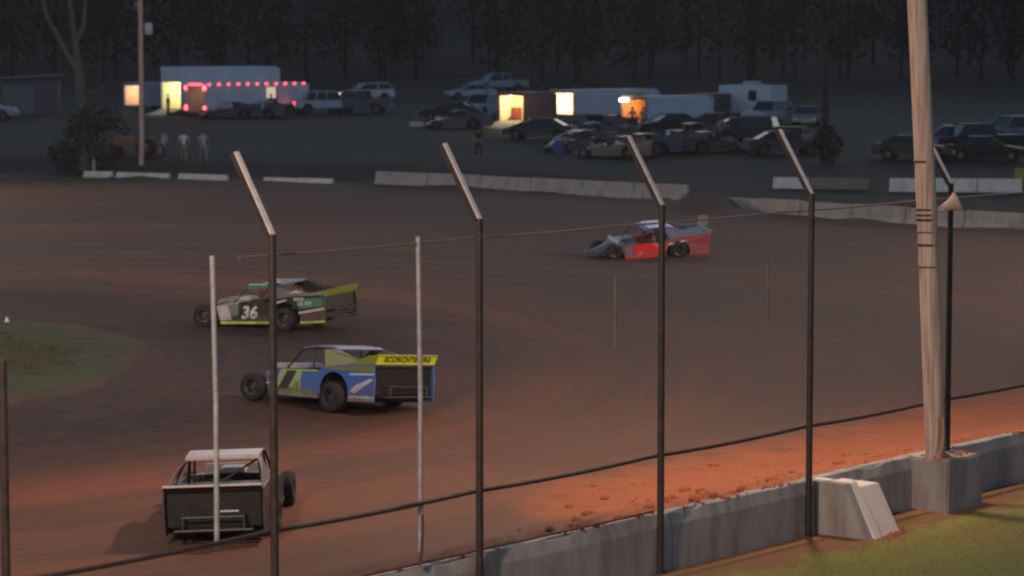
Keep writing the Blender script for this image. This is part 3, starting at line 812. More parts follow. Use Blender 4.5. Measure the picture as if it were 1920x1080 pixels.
crd = race_car(hit(1205, 481), R(-18), 'red and grey dirt race car with a blue roof running highest on the track',
    dict(side=(.34, .12, .14), rocker=(.95, .05, .05), hood=(.10, .09, .10), trim=(.5, .48, .48), deck=(.05, .05, .06), roof=(.09, .09, .42), sail=(.16, .16, .26), number=(.85, .75, .72), spoiler=(.22, .20, .22), endplate=(.2, .18, .2),
         red=(.95, .03, .025), white=(.85, .8, .8), wine=(.36, .05, .08), grey=(.24, .22, .25), dark=(.05, .045, .05), roofstripe=(.9, .9, .95), spoilz=(.96, 1.10)),  # pale roof stripe paints the highlight on the blue roof
    roll=R(-9), pitch=R(2.5), sc_=1.0,
    deco=[([(1.08, .67), (.78, .70), (.70, .30), (1.0, .27)], 'grey'), ([(.66, .745), (-.56, .79), (-.64, .62), (-.52, .27), (.60, .27)], 'red'), ([(-.02, .76), (-.52, .70), (-.66, .50), (-.44, .46), (-.26, .62)], 'white'),
          ([(.50, .36), (.20, .50), (-.02, .42), (-.05, .33), (.46, .30)], 'white'), ([(-1.2, .90), (-2.04, .98), (-2.08, .62), (-1.62, .66)], 'wine'), ([(-.70, .70), (-1.9, .94), (-1.94, .91), (-.72, .64)], 'white')])  # white shapes also paint the glints on its shiny side
cbk = race_car(hit(434, 975), R(90), 'black dirt race car seen from behind with roof and spoiler edges coloured as lit',
    dict(side=(.035, .032, .035), rocker=(.06, .05, .05), hood=(.2, .18, .18), trim=(.4, .38, .38), deck=(.04, .035, .035), roof=(.48, .36, .34), sail=(.22, .17, .17), number=(.6, .6, .6), spoiler=(.03, .028, .032), endplate=(.4, .33, .33), pale=(.5, .42, .42), spoilz=(.99, 1.10)),  # roof tone holds the pinkish floodlight seen along its edge
    roll=R(-2), pitch=R(0), steer=0)
m = MB(); m.box((-2.52, 0, 1.106), (.05, 1.62, .03)); m.build('spoiler_glint', paint('paint_lit_edge', (.75, .55, .50)), cbk)  # pale bar paints the floodlit edge along the spoiler
m = MB(); m.box((-2.37, -.25, .62), (.02, .30, .03)); m.build('reflector', GALV, cbk)

# ------------------------------------------------------------------ far barriers
def barrier_proto(L, H, mat):
    m = MB(); m.prism([(-.30, 0), (.30, 0), (.30, .08), (.16, .30 * H / .8), (.09, H), (-.09, H), (-.16, .30 * H / .8), (-.30, .08)], -L / 2 + .02, L / 2 - .02)
    o = m.build('concrete_barrier', mat, None, bevel=.01); return o
def barrier_line(pix, L, H, mat, label, group, sink=0.0, visible=None):
    """pix: list of (px, D, zbase); barriers placed end to end"""
    pts = [Vector(((px - 960) / F * D, D, z)) for px, D, z in pix]
    proto = barrier_proto(L, H, mat); first = True
    seg = 0; rem = 0.0
    tot = [0]
    for a, b in zip(pts, pts[1:]): tot.append(tot[-1] + (b - a).length)
    s = 0
    def at(s):
        for i in range(len(pts) - 1):
            if s <= tot[i + 1] or i == len(pts) - 2:
                return pts[i].lerp(pts[i + 1], (s - tot[i]) / (tot[i + 1] - tot[i]))
    while s + L * .6 < tot[-1]:
        a, b = at(s), at(s + L); d = b - a
        o = proto if first else proto.copy()
        if not first: COL.objects.link(o)
        first = False
        o.location = (a + b) / 2 + Vector((0, 0, -sink + random.uniform(-.03, .03))); o.rotation_euler = (math.atan2(d.z, math.hypot(d.x, d.y)) * -1 * 0, 0, math.atan2(d.y, d.x) - PI / 2 + random.uniform(-.012, .012))
        o.rotation_euler[0] = math.atan2(d.z, math.hypot(d.x, d.y))
        tag(o, label, 'barrier', group); s += L
def wz(px, D): return h((px - 960) / F * D, D - .3, False)
barrier_line([(158, 147.4, 1.0), (218, 146.8, 1.0)], 1.75, .34, CONCW, 'low whitewashed barrier end half buried at the far left of the turn', 'half buried barrier ends')
barrier_line([(219, 146.4, .94), (334, 145.0, .92)], 3.3, .36, CONCW, 'whitewashed concrete barrier behind the far turn, left of the two long ones', 'whitewashed far barriers')
barrier_line([(336, 144.9, .93), (446, 143.2, .90)], 3.1, .38, CONCW, 'whitewashed concrete barrier behind the far turn, right of the two long ones', 'whitewashed far barriers')
barrier_line([(495, 143.0, .92), (640, 141.6, .86)], 2.0, .28, CONCW, 'buried barrier showing only a thin pale top line', 'buried barriers of the far turn')
barrier_line([(705, 140.6, .95), (900, 138.4, .84), (1090, 135.6, .72), (1312, 132.0, .66)], 3.0, .68, CONCF, 'grey concrete barrier of the straight row above the far turn', 'grey barriers above the far turn')
barrier_line([(1050, 136.0, .10), (1230, 131.0, .16), (1340, 127.5, .22), (1500, 121.8, .32), (1720, 117.0, .28), (1930, 113.5, .22), (2050, 110, .2)], 3.0, .82, CONCF, 'pale concrete barrier of the outer wall rounding the turn on the right', 'outer wall barriers on the right')
barrier_line([(1450, 133.5, 1.12), (1517, 133, 1.12)], 1.8, .55, CONCW, 'short whitewashed barrier standing alone up the bank', 'whitewashed barriers up the bank')
barrier_line([(1519, 133, 1.10), (1632, 132, 1.10)], 3.0, .55, concrete('brown_dusty_concrete', (.20, .165, .15), .2), 'dusty brown barrier up the bank between white ones', 'dusty barriers up the bank')
barrier_line([(1668, 131.5, 1.06), (1905, 130, 1.06)], 2.15, .66, CONCW, 'whitewashed barrier of the row up the bank behind the pole', 'whitewashed barriers up the bank')

# ------------------------------------------------------------------ parked vehicles
def vehicle(kind, p, phi, label, col, group=None, name=None, lights=None, rough=.35):
    name = name or {'suv': 'parked_suv', 'sedan': 'parked_car', 'pickup': 'pickup_truck', 'cab': 'pickup_truck'}[kind]
    e = empty(name, p, PI - phi, label, {'suv': 'car', 'sedan': 'car', 'pickup': 'pickup truck', 'cab': 'truck'}[kind], group)
    pt = pm('vehicle_%02d%02d%02d' % tuple(int(99 * c) for c in col), col, .5, 0, .2, 2, spec=.15)
    if kind == 'sedan':
        body = [(2.3, .35), (2.35, .6), (2.2, .72), (1.2, .88), (-1.6, .95), (-2.25, .92), (-2.35, .6), (-2.3, .35)]
        cab = [(1.0, .90), (.25, 1.36), (-.95, 1.38), (-1.75, .95)]; wx = (1.42, -1.4); wr = .32; W = .88
    elif kind == 'suv':
        body = [(2.3, .4), (2.38, .7), (2.25, .92), (1.3, 1.05), (-2.2, 1.12), (-2.35, .9), (-2.35, .45)]
        cab = [(1.15, 1.05), (.45, 1.62), (-1.9, 1.66), (-2.25, 1.12)]; wx = (1.45, -1.42); wr = .37; W = .93
    else:
        body = [(2.75, .5), (2.8, .85), (2.7, 1.02), (1.6, 1.12), (-2.75, 1.15), (-2.8, .9), (-2.78, .55)]
        cab = [(1.5, 1.12), (.95, 1.78), (-.75, 1.8), (-.95, 1.15)]; wx = (1.85, -1.65); wr = .40; W = .98
    m = MB(); 
    # body with wheel openings: lower edge notched
    low = sorted([q for q in body], key=lambda q: -q[0])
    zl = body[0][1]
    def notch(x0):
        return [(x0 + (wr + .08) * math.cos(t), max(zl, wr + (wr + .08) * math.sin(t))) for t in [PI * i / 8 for i in range(9)]]
    outl = [body[-1]] + list(reversed(notch(wx[1]))) + list(reversed(notch(wx[0]))) + [body[0]] + body[1:-1]
    m.prism(outl, -W, -W * .0 - .0 if False else W)
    b = m.build('body', pt, e)
    m = MB(); top = [(x * .94 + (-.02), z - .02) for x, z in cab]
    n = len(cab)
    V = []
    for s in (-1, 1):
        for i, (x, z) in enumerate(cab): V.append((x, s * (W - .04 if i in (0, n - 1) else W - .20), z))
    m.add(V, [tuple(range(n)), tuple(range(2 * n - 1, n - 1, -1))] + [(i, n + i, n + (i + 1) % n, (i + 1) % n) for i in range(n)])
    w = m.build('windows', GLASS, e)
    m = MB(); i1, i2 = 1, 2
    for s in (-1, 1):
        for (a, c) in ((0, 1), (3, 2)):
            A = Vector((cab[a][0], s * (W - .04), cab[a][1])); B = Vector((cab[c][0], s * (W - .19), cab[c][1])); m.tube(A, B, .045, .045, 6)
        mid = (cab[1][0] + cab[2][0]) / 2 - .05
        m.tube((mid - .1, s * (W - .03), cab[0][1]), (mid, s * (W - .18), cab[1][1]), .04, .04, 6)
    m.box(((cab[1][0] + cab[2][0]) / 2, 0, (cab[1][1] + cab[2][1]) / 2 + .01), (cab[1][0] - cab[2][0] + .08, 2 * (W - .17), .06))
    m.build('roof', pt, e, bevel=.01)
    if kind == 'pickup':
        m = MB(); m.box((-1.85, 0, 1.16), (1.6, 2 * W - .25, .03)); m.build('bed', FRAME, e)
    m = MB(); xf = body[1][0]; zf = body[1][1]
    m.box((xf + .03, 0, zl + .12), (.12, 2 * W - .06, .22)); m.build('bumper', pm('bumper_grey', (.25, .25, .26), .4, .3), e, bevel=.02); m = MB(); m.box((-abs(body[-2][0]) - .03, 0, zl + .12), (.12, 2 * W - .06, .2)); m.build('bumper', pm('bumper_grey', (.25, .25, .26), .4, .3), e, bevel=.02)
    for s in (-1, 1):
        m = MB(); m.box((xf - .02, s * (W - .2), zf - .02), (.1, .3, .15)); m.build('headlight', emis('headlight_on', (1, .8, .75), 3.0) if lights == 'head' else pm('headlight_glass', (.5, .5, .5), .2), e)
        m = MB(); m.box((-abs(body[-2][0]) + .03, s * (W - .12), body[-2][1] - .02), (.1, .18, .26)); m.build('tail_light', emis('tail_light_on', (1, .03, .03), 14) if lights == 'tail' else pm('tail_light_red', (.25, .02, .02), .3), e)
        for x in wx: wheel(e, (x, s * (W - .12), wr), wr, .24, s)
    return e
WHITE = (.55, .57, .62)

def trailer(p, al, L, W, H, label, col, lit=None, ramp=True, opening=None, name='enclosed_trailer', cat='trailer', markers=False, interior=(.75, .68, .50), lamp=None, floor=.5, side_door=None, strength=6, energy=60, rear_col=None):
    """rear at the origin (local x=0), body runs to +X; al = angle of +X away from the image's right"""
    e = empty(name, p, al, label, cat)
    pt = pm('trailer_%02d%02d%02d' % tuple(int(99 * c) for c in col), col, .45, 0, .15, .8)
    t = .05
    m = MB(); m.box((L / 2, -W / 2 + t / 2, (floor + H) / 2), (L, t, H - floor)); m.box((L / 2, W / 2 - t / 2, (floor + H) / 2), (L, t, H - floor))
    m.box((L - t / 2, 0, (floor + H) / 2), (t, W - 2 * t - .004, H - floor)); 
    m.prism([(L, floor), (L, H), (L + .7, H - .1), (L + .7, floor + .1)], -W / 2 + .3, W / 2 - .3)
    m.build('walls', pt, e)
    m = MB(); m.box((L / 2, 0, H + .03), (L + .04, W + .04, .06)); m.build('roof', pt, e)
    m = MB(); m.box((L / 2, 0, floor - .05), (L, W - .02, .1)); m.build('floor', pm('trailer_floor', (.25, .22, .18), .8), e)
    if lit:
        oh = (opening or (H - .15))
        mi = pm('lining_%02d%02d%02d' % tuple(int(99 * c) for c in interior), interior, .6, 0, .12, 2)
        m = MB(); 
        m.box((L / 2, -W / 2 + t + .012, (floor + oh) / 2 + .01), (L - .2, .02, oh - floor - .02)); m.box((L / 2, W / 2 - t - .012, (floor + oh) / 2 + .01), (L - .2, .02, oh - floor - .02))
        m.box((L * .55, 0, (floor + oh) / 2 + .01), (.03, W - 2 * t - .06, oh - floor - .04)); m.box((L * .3, 0, oh + .01), (L * .6, W - 2 * t - .06, .02))
        m.build('lining', mi, e)
        m = MB()
        if oh < H - .1: m.box((.03, 0, (oh + H) / 2), (.06, W - 2 * t - .004, H - oh)); 
        fc = rear_col or (col[0] * .8, col[1] * .8, col[2] * .8)
        m.box((-.005, -W / 2 + .06, (floor + oh) / 2), (.06, .12, oh - floor)); m.box((-.005, W / 2 - .06, (floor + oh) / 2), (.06, .12, oh - floor)); m.box((-.008, 0, oh), (.06, W, .10))
        m.build('rear_frame', paint('rearframe_%02d%02d%02d' % tuple(int(99 * c) for c in fc), fc, .5), e)
        m = MB(); m.box((L * .12, 0, oh - .05), (.9, .25, .05)); m.build('ceiling_lamp', emis('lamp_%d%d%d_%d' % (*[int(9 * c) for c in lit], strength), lit, strength), e)
        ld = bpy.data.lights.new('trailer_lamp', 'POINT'); ld.energy = energy; ld.color = lit; ld.shadow_soft_size = .25
        lo = bpy.data.objects.new('trailer_lamp', ld); COL.objects.link(lo); lo.parent = e; lo.location = (L * .16, 0, oh - .45)
        # cabinets inside
        m = MB(); m.box((L * .45, W / 2 - .42, floor + .45), (L * .15, .6, .9)); m.build('cabinet', pm('cabinet_red', (.25, .05, .04), .5), e, bevel=.02)
        if ramp:
            m = MB(); rl = floor / math.sin(R(15)); m.prism([(0, floor), (0, floor - .06), (-1.9, -.02), (-1.9, .04)], -W / 2 + .1, W / 2 - .1); m.build('ramp', pm('ramp_ply', (.40, .37, .33), .8), e)
    else:
        m = MB(); m.box((.03, 0, (floor + H) / 2), (.06, W - 2 * t - .004, H - floor - .02)); m.build('rear_door', pt, e)
    for s in (-1, 1):
        for k in (-1, 0, 1) if L > 9 else (-.5, .5):
            wheel(e, (L * .52 + k * .85, s * (W / 2 - .14), .36), .36, .22, s)
    m = MB(); m.tube((L + .5, 0, floor), (L + 1.9, 0, floor), .06); m.tube((L + .1, -W / 3, floor - .04), (L + 1.6, 0, floor - .02), .05); m.tube((L + .1, W / 3, floor - .04), (L + 1.6, 0, floor - .02), .05); m.tube((L + 1.4, 0, 0), (L + 1.4, 0, floor + .3), .04); m.build('tongue', FRAME, e)
    if markers:
        red = emis('red_marker', (1, .035, .05), 22)
        n = 11
        for k in range(n):
            m = MB(); x = .35 + (L - .5) * k / (n - 1)
            m.box((x, -W / 2 - .03, H - .05), (.15, .05, .06)); m.build('marker_light', red, e)
        for y, z, sy, sz in ((-W / 2 + .1, H - .32, .26, .34), (W / 2 - .1, H - .32, .2, .3), (-W / 2 + .1, .78, .26, .2), (W / 2 - .1, .78, .2, .32)):
            m = MB(); m.box((-.05, y, z), (.05, sy, sz)); m.build('tail_light', emis('tail_cluster', (1, .04, .05), 16), e)
        for y in (-.55, 0, .55): 
            m = MB(); m.box((-.05, y, H - .06), (.04, .38, .05)); m.build('marker_light', red, e)
    if side_door:
        x0, wd, zt = side_door
        m = MB(); m.box((x0, -W / 2 - .015, (floor + .95 + zt) / 2), (wd, .03, zt - floor - .95)); m.build('lit_doorway', emis('doorway_glow', (1, .82, .55), .55, (.5, .45, .35)), e)
        m = MB(); m.box((x0 + wd * .5 + .06, -W / 2 - .03, (floor + zt) / 2), (.08, .06, zt - floor)); m.box((x0, -W / 2 - .05, (floor + .15 + floor + .9) / 2), (wd, .05, .75)); m.build('door_frame', FRAME, e)
    return e
AL = R(47)
WARM = (1, .80, .50)
# left group
trailer(hit(249, 209), R(44), 6.5, 2.4, 2.30, 'smaller bluish trailer with peach lit open back, behind the leaning thin pole', (.34, .34, .46), lit=(1, .68, .42), interior=(.8, .62, .5), strength=5, energy=70, ramp=False)
trailer(hit(322, 216), R(48), 10.1, 2.5, 3.75, 'tallest pale hauler trailer with cream lit open back doorway', (.72, .72, .82), lit=(1, .88, .50), opening=2.65, interior=(.85, .80, .55), strength=6, energy=110)
trailer(hit(367, 221), R(47), 10.3, 2.4, 2.62, 'long trailer outlined by red marker lights along its roof edge', (.64, .66, .76), lit=(1, .7, .45), interior=(.45, .38, .32), strength=2, energy=14, markers=True, side_door=(6.7, .95, 2.3), ramp=False)
# right group
trailer(hit(959, 240), R(48), 3.1, 2.45, 2.45, 'trailer with cream lit open back and lowered ramp, leftmost of the right-hand row', (.12, .07, .08), lit=(1, .80, .46), interior=(.80, .70, .48), strength=7, energy=120, rear_col=(.2, .06, .05))
trailer(hit(1054, 230), R(45), 9.0, 2.45, 2.35, 'long bluish trailer with the brightest peach lit open back and orange frame', (.56, .59, .70), lit=(1, .72, .46), interior=(.9, .72, .56), strength=12, energy=330, rear_col=(.45, .12, .05), floor=.62, ramp=False)
trC = trailer(hit(1188, 243), R(44), 6.6, 2.5, 2.25, 'trailer with orange lit open back and white lamp over its corner', (.56, .59, .70), lit=(1, .50, .18), interior=(.6, .36, .18), strength=4, energy=80, rear_col=(.3, .16, .07))
m = MB(); m.box((-.15, -1.0 + .25 + 1.55, 2.05), (.25, .75, .22)); m.build('outside_lamp', emis('white_lamp', (1, .96, .9), 9), trC, bevel=.04)
m = MB(); m.box((-.6, .0, 2.55), (1.6, 1.6, .06)); m.box((.5, .0, 2.5), (.6, 1.2, .25)); m.build('awning', pm('awning_yellow', (.50, .45, .20), .7), trC)
trD = trailer(hit(1314, 231), R(62), 3.0, 2.1, 2.1, 'small dark trailer lit red inside, left of the boxy camper', (.07, .06, .07), lit=(1, .22, .12), interior=(.8, .25, .18), strength=4, energy=38, ramp=False, floor=.9)
# camper
def camper():
    p = hit(1372, 226); e = empty('camper', p, R(-38), 'boxy pale blue camper with a dark side window and rooftop unit', 'camper')
    b = paint('camper_shell', (.48, .54, .64), .5)
    m = MB(); m.box((1.9, -.05, 1.62), (4.6, 2.3, 2.1)); m.build('shell', b, e, bevel=.06)
    m = MB(); m.box((2.6, -1.21, 1.9), (.7, .03, .75)); m.build('window', GLASS, e)
    m = MB(); m.box((-.41, 0, 1.45), (.03, .8, 1.6)); m.build('door', paint('camper_door', (.30, .36, .46)), e)
    m = MB(); m.box((1.8, 0, 2.82), (1.3, .7, .26)); m.build('roof_unit', pm('roof_unit_grey', (.4, .4, .4)), e, bevel=.05)
    m = MB(); m.box((1.9, 0, .5), (4.4, 2.0, .14)); m.build('chassis', FRAME, e)
    for s in (-1, 1):
        for x in (1.6, 2.4): wheel(e, (x, s * 1.0, .35), .35, .22, s)
camper()

vehicle('pickup', hit(604, 214), R(152), 'white crew cab pickup with red tail lights glowing beside the red lit trailer', (.45, .48, .55), lights='tail')
vehicle('suv', hit(688, 190), R(-22), 'white wagon parked highest on the slope with one headlamp glinting', (.62, .60, .62), lights='head')
vehicle('pickup', hit(672, 213), R(10), 'dark low pickup in front of the white wagon', (.10, .10, .14))
vehicle('sedan', hit(882, 186), R(-15), 'pale grey car parked behind the lit trailer row, lower left of the rack truck', (.42, .43, .50))
vehicle('pickup', hit(935, 172), R(-25), 'grey pickup on the ridge above the cream lit trailer', (.30, .34, .40))
vehicle('cab', hit(912, 220), R(-60), 'pale tow truck cab just left of the cream lit trailer', (.34, .38, .46))
vehicle('pickup', hit(1452, 236), R(-50), 'pale blue pickup to the right of the boxy camper', (.34, .38, .44))
vehicle('sedan', hit(1512, 236), R(-80), 'dim grey car right of the pale blue pickup', (.14, .15, .17))
vehicle('sedan', hit(1350, 252), R(185), 'black car in front of the boxy camper', (.02, .02, .025))
vehicle('sedan', hit(1470, 290), R(170), 'dark maroon car lowest on the slope below the camper', (.08, .05, .07))
vehicle('suv', hit(1785, 288), R(20), 'pale grey hatchback just right of the floodlight pole', (.36, .38, .45))
vehicle('sedan', hit(1850, 302), R(195), 'black car lowest at the right edge of the field', (.012, .013, .018))
vehicle('pickup', hit(1908, 272), R(-25), 'blue grey pickup cut off by the right edge', (.18, .21, .27))
vehicle('sedan', hit(1715, 300), R(200), 'dim car half hidden behind the floodlight pole', (.05, .05, .055))
vehicle('suv', hit(-28, 226), R(180), 'pale van cut off by the left edge under the dark shed', (.34, .36, .46))

# pit race cars (open wheel, unlit)
dark = dict(side=(.05, .05, .07), rocker=(.1, .1, .12), hood=(.14, .14, .18), trim=(.2, .2, .2), deck=(.04, .04, .05), roof=(.10, .10, .15), sail=(.06, .06, .08), number=(.3, .3, .3), spoiler=(.1, .1, .12), endplate=(.1, .1, .1))
def dk(**k): d = dict(dark); d.update(k); return d
G = 'race cars parked in the pits'
race_car(hit(425, 222), R(-20), 'dark race car nearest the red lit trailer door end', dk(hood=(.18, .24, .26)), group=G)
race_car(hit(487, 221), R(20), 'black race car in front of the red lit trailer, right one of the pair', dk(), group=G)
race_car(hit(852, 241), R(-15), 'dark blue race car left of the cream lit trailer', dk(hood=(.22, .22, .28), side=(.08, .08, .13)), group=G)
race_car(hit(1080, 283), R(-30), 'maroon race car with white hood below the brightest trailer', dk(side=(.14, .08, .12), roof=(.6, .6, .62), hood=(.3, .2, .2)), group=G)
race_car(hit(1196, 290), R(-15), 'navy race car with white roof below the orange lit trailer', dk(roof=(.5, .52, .55), side=(.06, .06, .16), hood=(.1, .1, .2)), group=G)
race_car(hit(1148, 296), R(15), 'slate blue race car lowest in the pit row', dk(hood=(.28, .28, .4), roof=(.14, .14, .25)), group=G)
race_car(hit(1290, 268), R(-25), 'black race car below the small red lit trailer', dk(), group=G)
race_car(hit(1125, 250), R(30), 'black race car tucked between the lit trailers', dk(), group=G)

vehicle('sedan', hit(1395, 262), R(170), 'black hatchback low beside the black car under the camper', (.015, .015, .02))
vehicle('pickup', hit(1428, 272), R(20), 'dark grey pickup below the pale blue pickup', (.03, .03, .04))
vehicle('sedan', hit(1252, 252), R(-20), 'dark car at the foot of the long trailer side', (.03, .03, .04))
vehicle('pickup', hit(1828, 290), R(-15), 'dark pickup behind the black car at the right edge', (.03, .035, .05))
vehicle('sedan', hit(1012, 262), R(15), 'dark car just right of the propped white panel', (.04, .045, .07))
vehicle('sedan', hit(845, 226), R(10), 'dark car behind the dark blue race car', (.03, .03, .04))
race_car(hit(1340, 286), R(160), 'black race car nearest the black car under the camper', dk(), group=G)
race_car(hit(1245, 283), R(25), 'dark blue race car beside the two blue drums', dk(side=(.04, .06, .20), hood=(.08, .1, .25)), group=G)
race_car(hit(1100, 268), R(-10), 'dull yellow nosed dark race car behind the maroon one', dk(hood=(.25, .2, .12)), group=G)
# small pit things
def small_box(px, py, sz, rz, mat, name, label, cat, bevel=.03):
    p = hit(px, py); e = empty(name, p, rz, label, cat)
    m = MB(); m.box((0, 0, sz[2] / 2), sz); m.build('case', mat, e, bevel=bevel)
    m = MB(); m.box((0, 0, sz[2] + .02), (sz[0] + .04, sz[1] + .04, .05)); m.build('lid', mat, e, bevel=.015)
    m = MB(); m.box((0, -sz[1] / 2 - .02, sz[2] * .7), (sz[0] * .3, .03, .04)); m.build('handle', STEEL, e)
    return e
small_box(781, 237, (1.0, .5, .28), .1, pm('white_plastic', (.5, .5, .52), .5), 'cooler', 'small white cooler on the grass left of the dark blue race car', 'cooler')
small_box(807, 240, (.5, .4, .4), .4, pm('grey_plastic', (.2, .2, .22), .5), 'toolbox', 'grey toolbox between white cooler and dark blue race car', 'toolbox')
# tilted white panel leaning on stand
p = hit(994, 252); e = empty('body_panel', p, 0, 'white race car body panel propped at a slant by the lit trailers', 'panel')
m = MB(); m.box((0, 0, .5), (.75, .04, 1.05), Euler((R(-12), R(28), 0))); m.build('sheet', pm('panel_white', (.45, .47, .55), .4), e, bevel=.01)
m = MB(); m.tube((.3, .05, .8), (.5, .5, 0), .02); m.build('prop', STEEL, e)
def barrel(px, py, label, mat):
    p = hit(px, py); e = empty('barrel', p, 0, label, 'barrel')
    m = MB(); m.lathe([(0, 0), (.29, 0), (.30, .02), (.29, .05), (.29, .28), (.305, .3), (.29, .32), (.29, .58), (.305, .6), (.29, .62), (.29, .86), (.3, .88), (.27, .88), (.27, .86), (0, .86)], None, 20)
    m.build('drum', mat, e, smooth=True)
    m = MB(); m.lathe([(0, .86), (.04, .86), (.04, .89), (0, .89)], Matrix.Translation((.15, 0, 0)), 10); m.build('bung', STEEL, e)
BP = pm('blue_plastic', (.04, .07, .32), .5)
barrel(1048, 291, 'blue drum left of the maroon race car', BP); barrel(1228, 276, 'blue drum right of the white roofed navy race car', BP); barrel(1240, 274, 'second blue drum, farther right of the navy race car', BP)
def tyre_thing(px, py, label, tilt=0):
    p = hit(px, py); e = empty('spare_wheel', p + Vector((0, 0, .34)), 0, label, 'wheel'); wheel(e, (0, 0, 0), .34, .3, -1)
tyre_thing(1270, 272, 'loose race wheel standing below the orange lit trailer side'); tyre_thing(900, 240, 'loose wheel standing by the tow truck cab')

# orange tractor by the thin pole
def tractor():
    p = hit(258, 293); e = empty('tractor', p, R(180), 'dull orange tractor parked behind the thin utility pole', 'tractor')
    o = paint('tractor_orange', (.30, .11, .05), .5)
    m = MB(); m.box((.75, 0, .85), (1.3, .6, .5)); m.box((-.2, 0, .6), (1.0, .5, .3)); m.build('engine_hood', o, e, bevel=.05)
    m = MB(); m.box((-.45, 0, .95), (.4, .45, .12)); m.box((-.65, 0, 1.15), (.1, .45, .35)); m.build('seat', FRAME, e, bevel=.03)
    for s in (1, -1):
        m = MB(); m.box((-.5, s * .55, 1.07), (.8, .3, .06)); m.build('fender', o, e)
    m = MB(); m.tube((.1, 0, .95), (-.05, 0, 1.25), .02); m.lathe([(.17, -.01), (.19, 0), (.17, .01)], Matrix.Translation((-.06, 0, 1.25)), 14); m.build('steering_wheel', FRAME, e)
    m = MB(); m.box((-1.35, 0, .35), (.2, 1.9, .4)); m.tube((-.7, .2, .5), (-1.3, .3, .4), .03); m.tube((-.7, -.2, .5), (-1.3, -.3, .4), .03); m.build('box_blade', o, e)
    for s in (1, -1):
        wheel(e, (-.5, s * .62, .52), .52, .32, s); wheel(e, (1.2, s * .5, .32), .32, .2, s)
tractor()

# ------------------------------------------------------------------ people
SKIN = pm('skin', (.35, .20, .14), .6, 0, .1)
def skin_mesh(name, verts, edges, radii, mat, parent, root=0):
    me = bpy.data.meshes.new(name); me.from_pydata(verts, edges, []); me.materials.append(mat)
    o = bpy.data.objects.new(name, me); COL.objects.link(o); o.parent = parent
    md = o.modifiers.new('skin', 'SKIN'); md.use_smooth_shade = True
    if not me.skin_vertices: 
        bm = bmesh.new(); bm.from_mesh(me); bm.verts.layers.skin.verify(); bm.to_mesh(me); bm.free()
    for i, r in enumerate(radii):
        sv = me.skin_vertices[0].data[i]; sv.radius = r if isinstance(r, tuple) else (r, r); sv.use_root = (i == root)
    s = o.modifiers.new('sub', 'SUBSURF'); s.levels = 1; s.render_levels = 1
    return o
def person(p, rz, label, shirt, pants, hair=(.03, .02, .015), stride=.12, arm=.1, bend=0, armfwd=0.05, H=1.75):
    e = empty('person', p, rz, label, 'person'); k = H / 1.75
    # facing +X
    hip = .93; sh = 1.43
    lean = math.sin(bend)
    V = [(0, 0, hip), (.01, 0, 1.12), (.02 + lean * .25, 0, 1.30), (.02 + lean * .3, 0, sh), (.03 + lean * .33, 0, 1.52), (.045 + lean * .36, 0, 1.62), (.04 + lean * .38, 0, 1.70)]
    Rr = [(.13, .15), (.12, .14), (.12, .16), (.08, .11), .052, (.085, .075), (.07, .062)]
    Ed = [(0, 1), (1, 2), (2, 3), (3, 4), (4, 5), (5, 6)]
    def add(pt, r, par): V.append(pt); Rr.append(r); Ed.append((par, len(V) - 1)); return len(V) - 1
    for s, st in ((1, stride), (-1, -stride)):
        a = add((0, s * .10, hip - .06), .095, 0); b = add((st * .6 + .03, s * .11, .5), .06, a); c = add((st, s * .12, .09), .04, b); add((st + .16, s * .13, .04), .035, c)
        a = add((.02 + lean * .3, s * .19, 1.42), .06, 3); b = add((armfwd * .3 + lean * .2, s * (.23 + arm * .4), 1.14), .042, a); c = add((armfwd + .05 + lean * .2, s * (.24 + arm), .90), .03, b)
        hnd = add((armfwd + .07 + lean * .2, s * (.245 + arm), .83), (.024, .036), c)
        for q, (dx, ln) in enumerate(((.035, .075), (.012, .09), (-.01, .085), (-.03, .065))):
            f = add((armfwd + .07 + dx + lean * .2, s * (.247 + arm), .78), .010, hnd); add((armfwd + .08 + dx + lean * .2, s * (.235 + arm), .78 - ln * .7), .008, f)
        f = add((armfwd + .115 + lean * .2, s * (.23 + arm), .82), .011, hnd); add((armfwd + .13 + lean * .2, s * (.225 + arm), .79), .009, f)
    # nose
    add((.135 + lean * .36, 0, 1.61), .014, 5)
    V = [(x * k, y * k, z * k) for x, y, z in V]
    skin_mesh('body', V, Ed, Rr, SKIN, e)
    # clothes
    Vs = V[:4]; Rs = [(.145, .165), (.135, .155), (.135, .175), (.09, .125)]; Es = [(0, 1), (1, 2), (2, 3)]
    for s in (1, -1):
        n = len(Vs); Vs += [((.02 + lean * .3) * k, s * .195 * k, 1.42 * k), ((armfwd * .2 + .01 + lean * .24) * k, s * (.215 + arm * .25) * k, 1.23 * k)]; Rs += [.075, .062]; Es += [(3, n), (n, n + 1)]
    skin_mesh('shirt', Vs, Es, Rs, shirt, e)
    Vt = [(0, 0, 1.0 * k), (0, 0, hip * k)]; Rt = [(.14, .16), (.14, .155)]; Et = [(0, 1)]
    for s, st in ((1, stride), (-1, -stride)):
        n = len(Vt); Vt += [(0, s * .10 * k, (hip - .07) * k), ((st * .6 + .03) * k, s * .11 * k, .5 * k), (st * k, s * .12 * k, .11 * k)]; Rt += [.11, .078, .066]; Et += [(1, n), (n, n + 1), (n + 1, n + 2)]
    skin_mesh('trousers', Vt, Et, Rt, pants, e)
    m = MB(); c = Matrix.Translation((.02 * k + lean * .38, 0, 1.665 * k)) @ Matrix.Diagonal((1.05, .95, 1, 1))
    m.lathe([(.098, -.05), (.102, 0), (.09, .055), (.055, .092), (0, .102)], c, 14); m.build('hair', pm('hair_%02d' % int(99 * hair[0]), hair, .8), e, smooth=True)
    return e
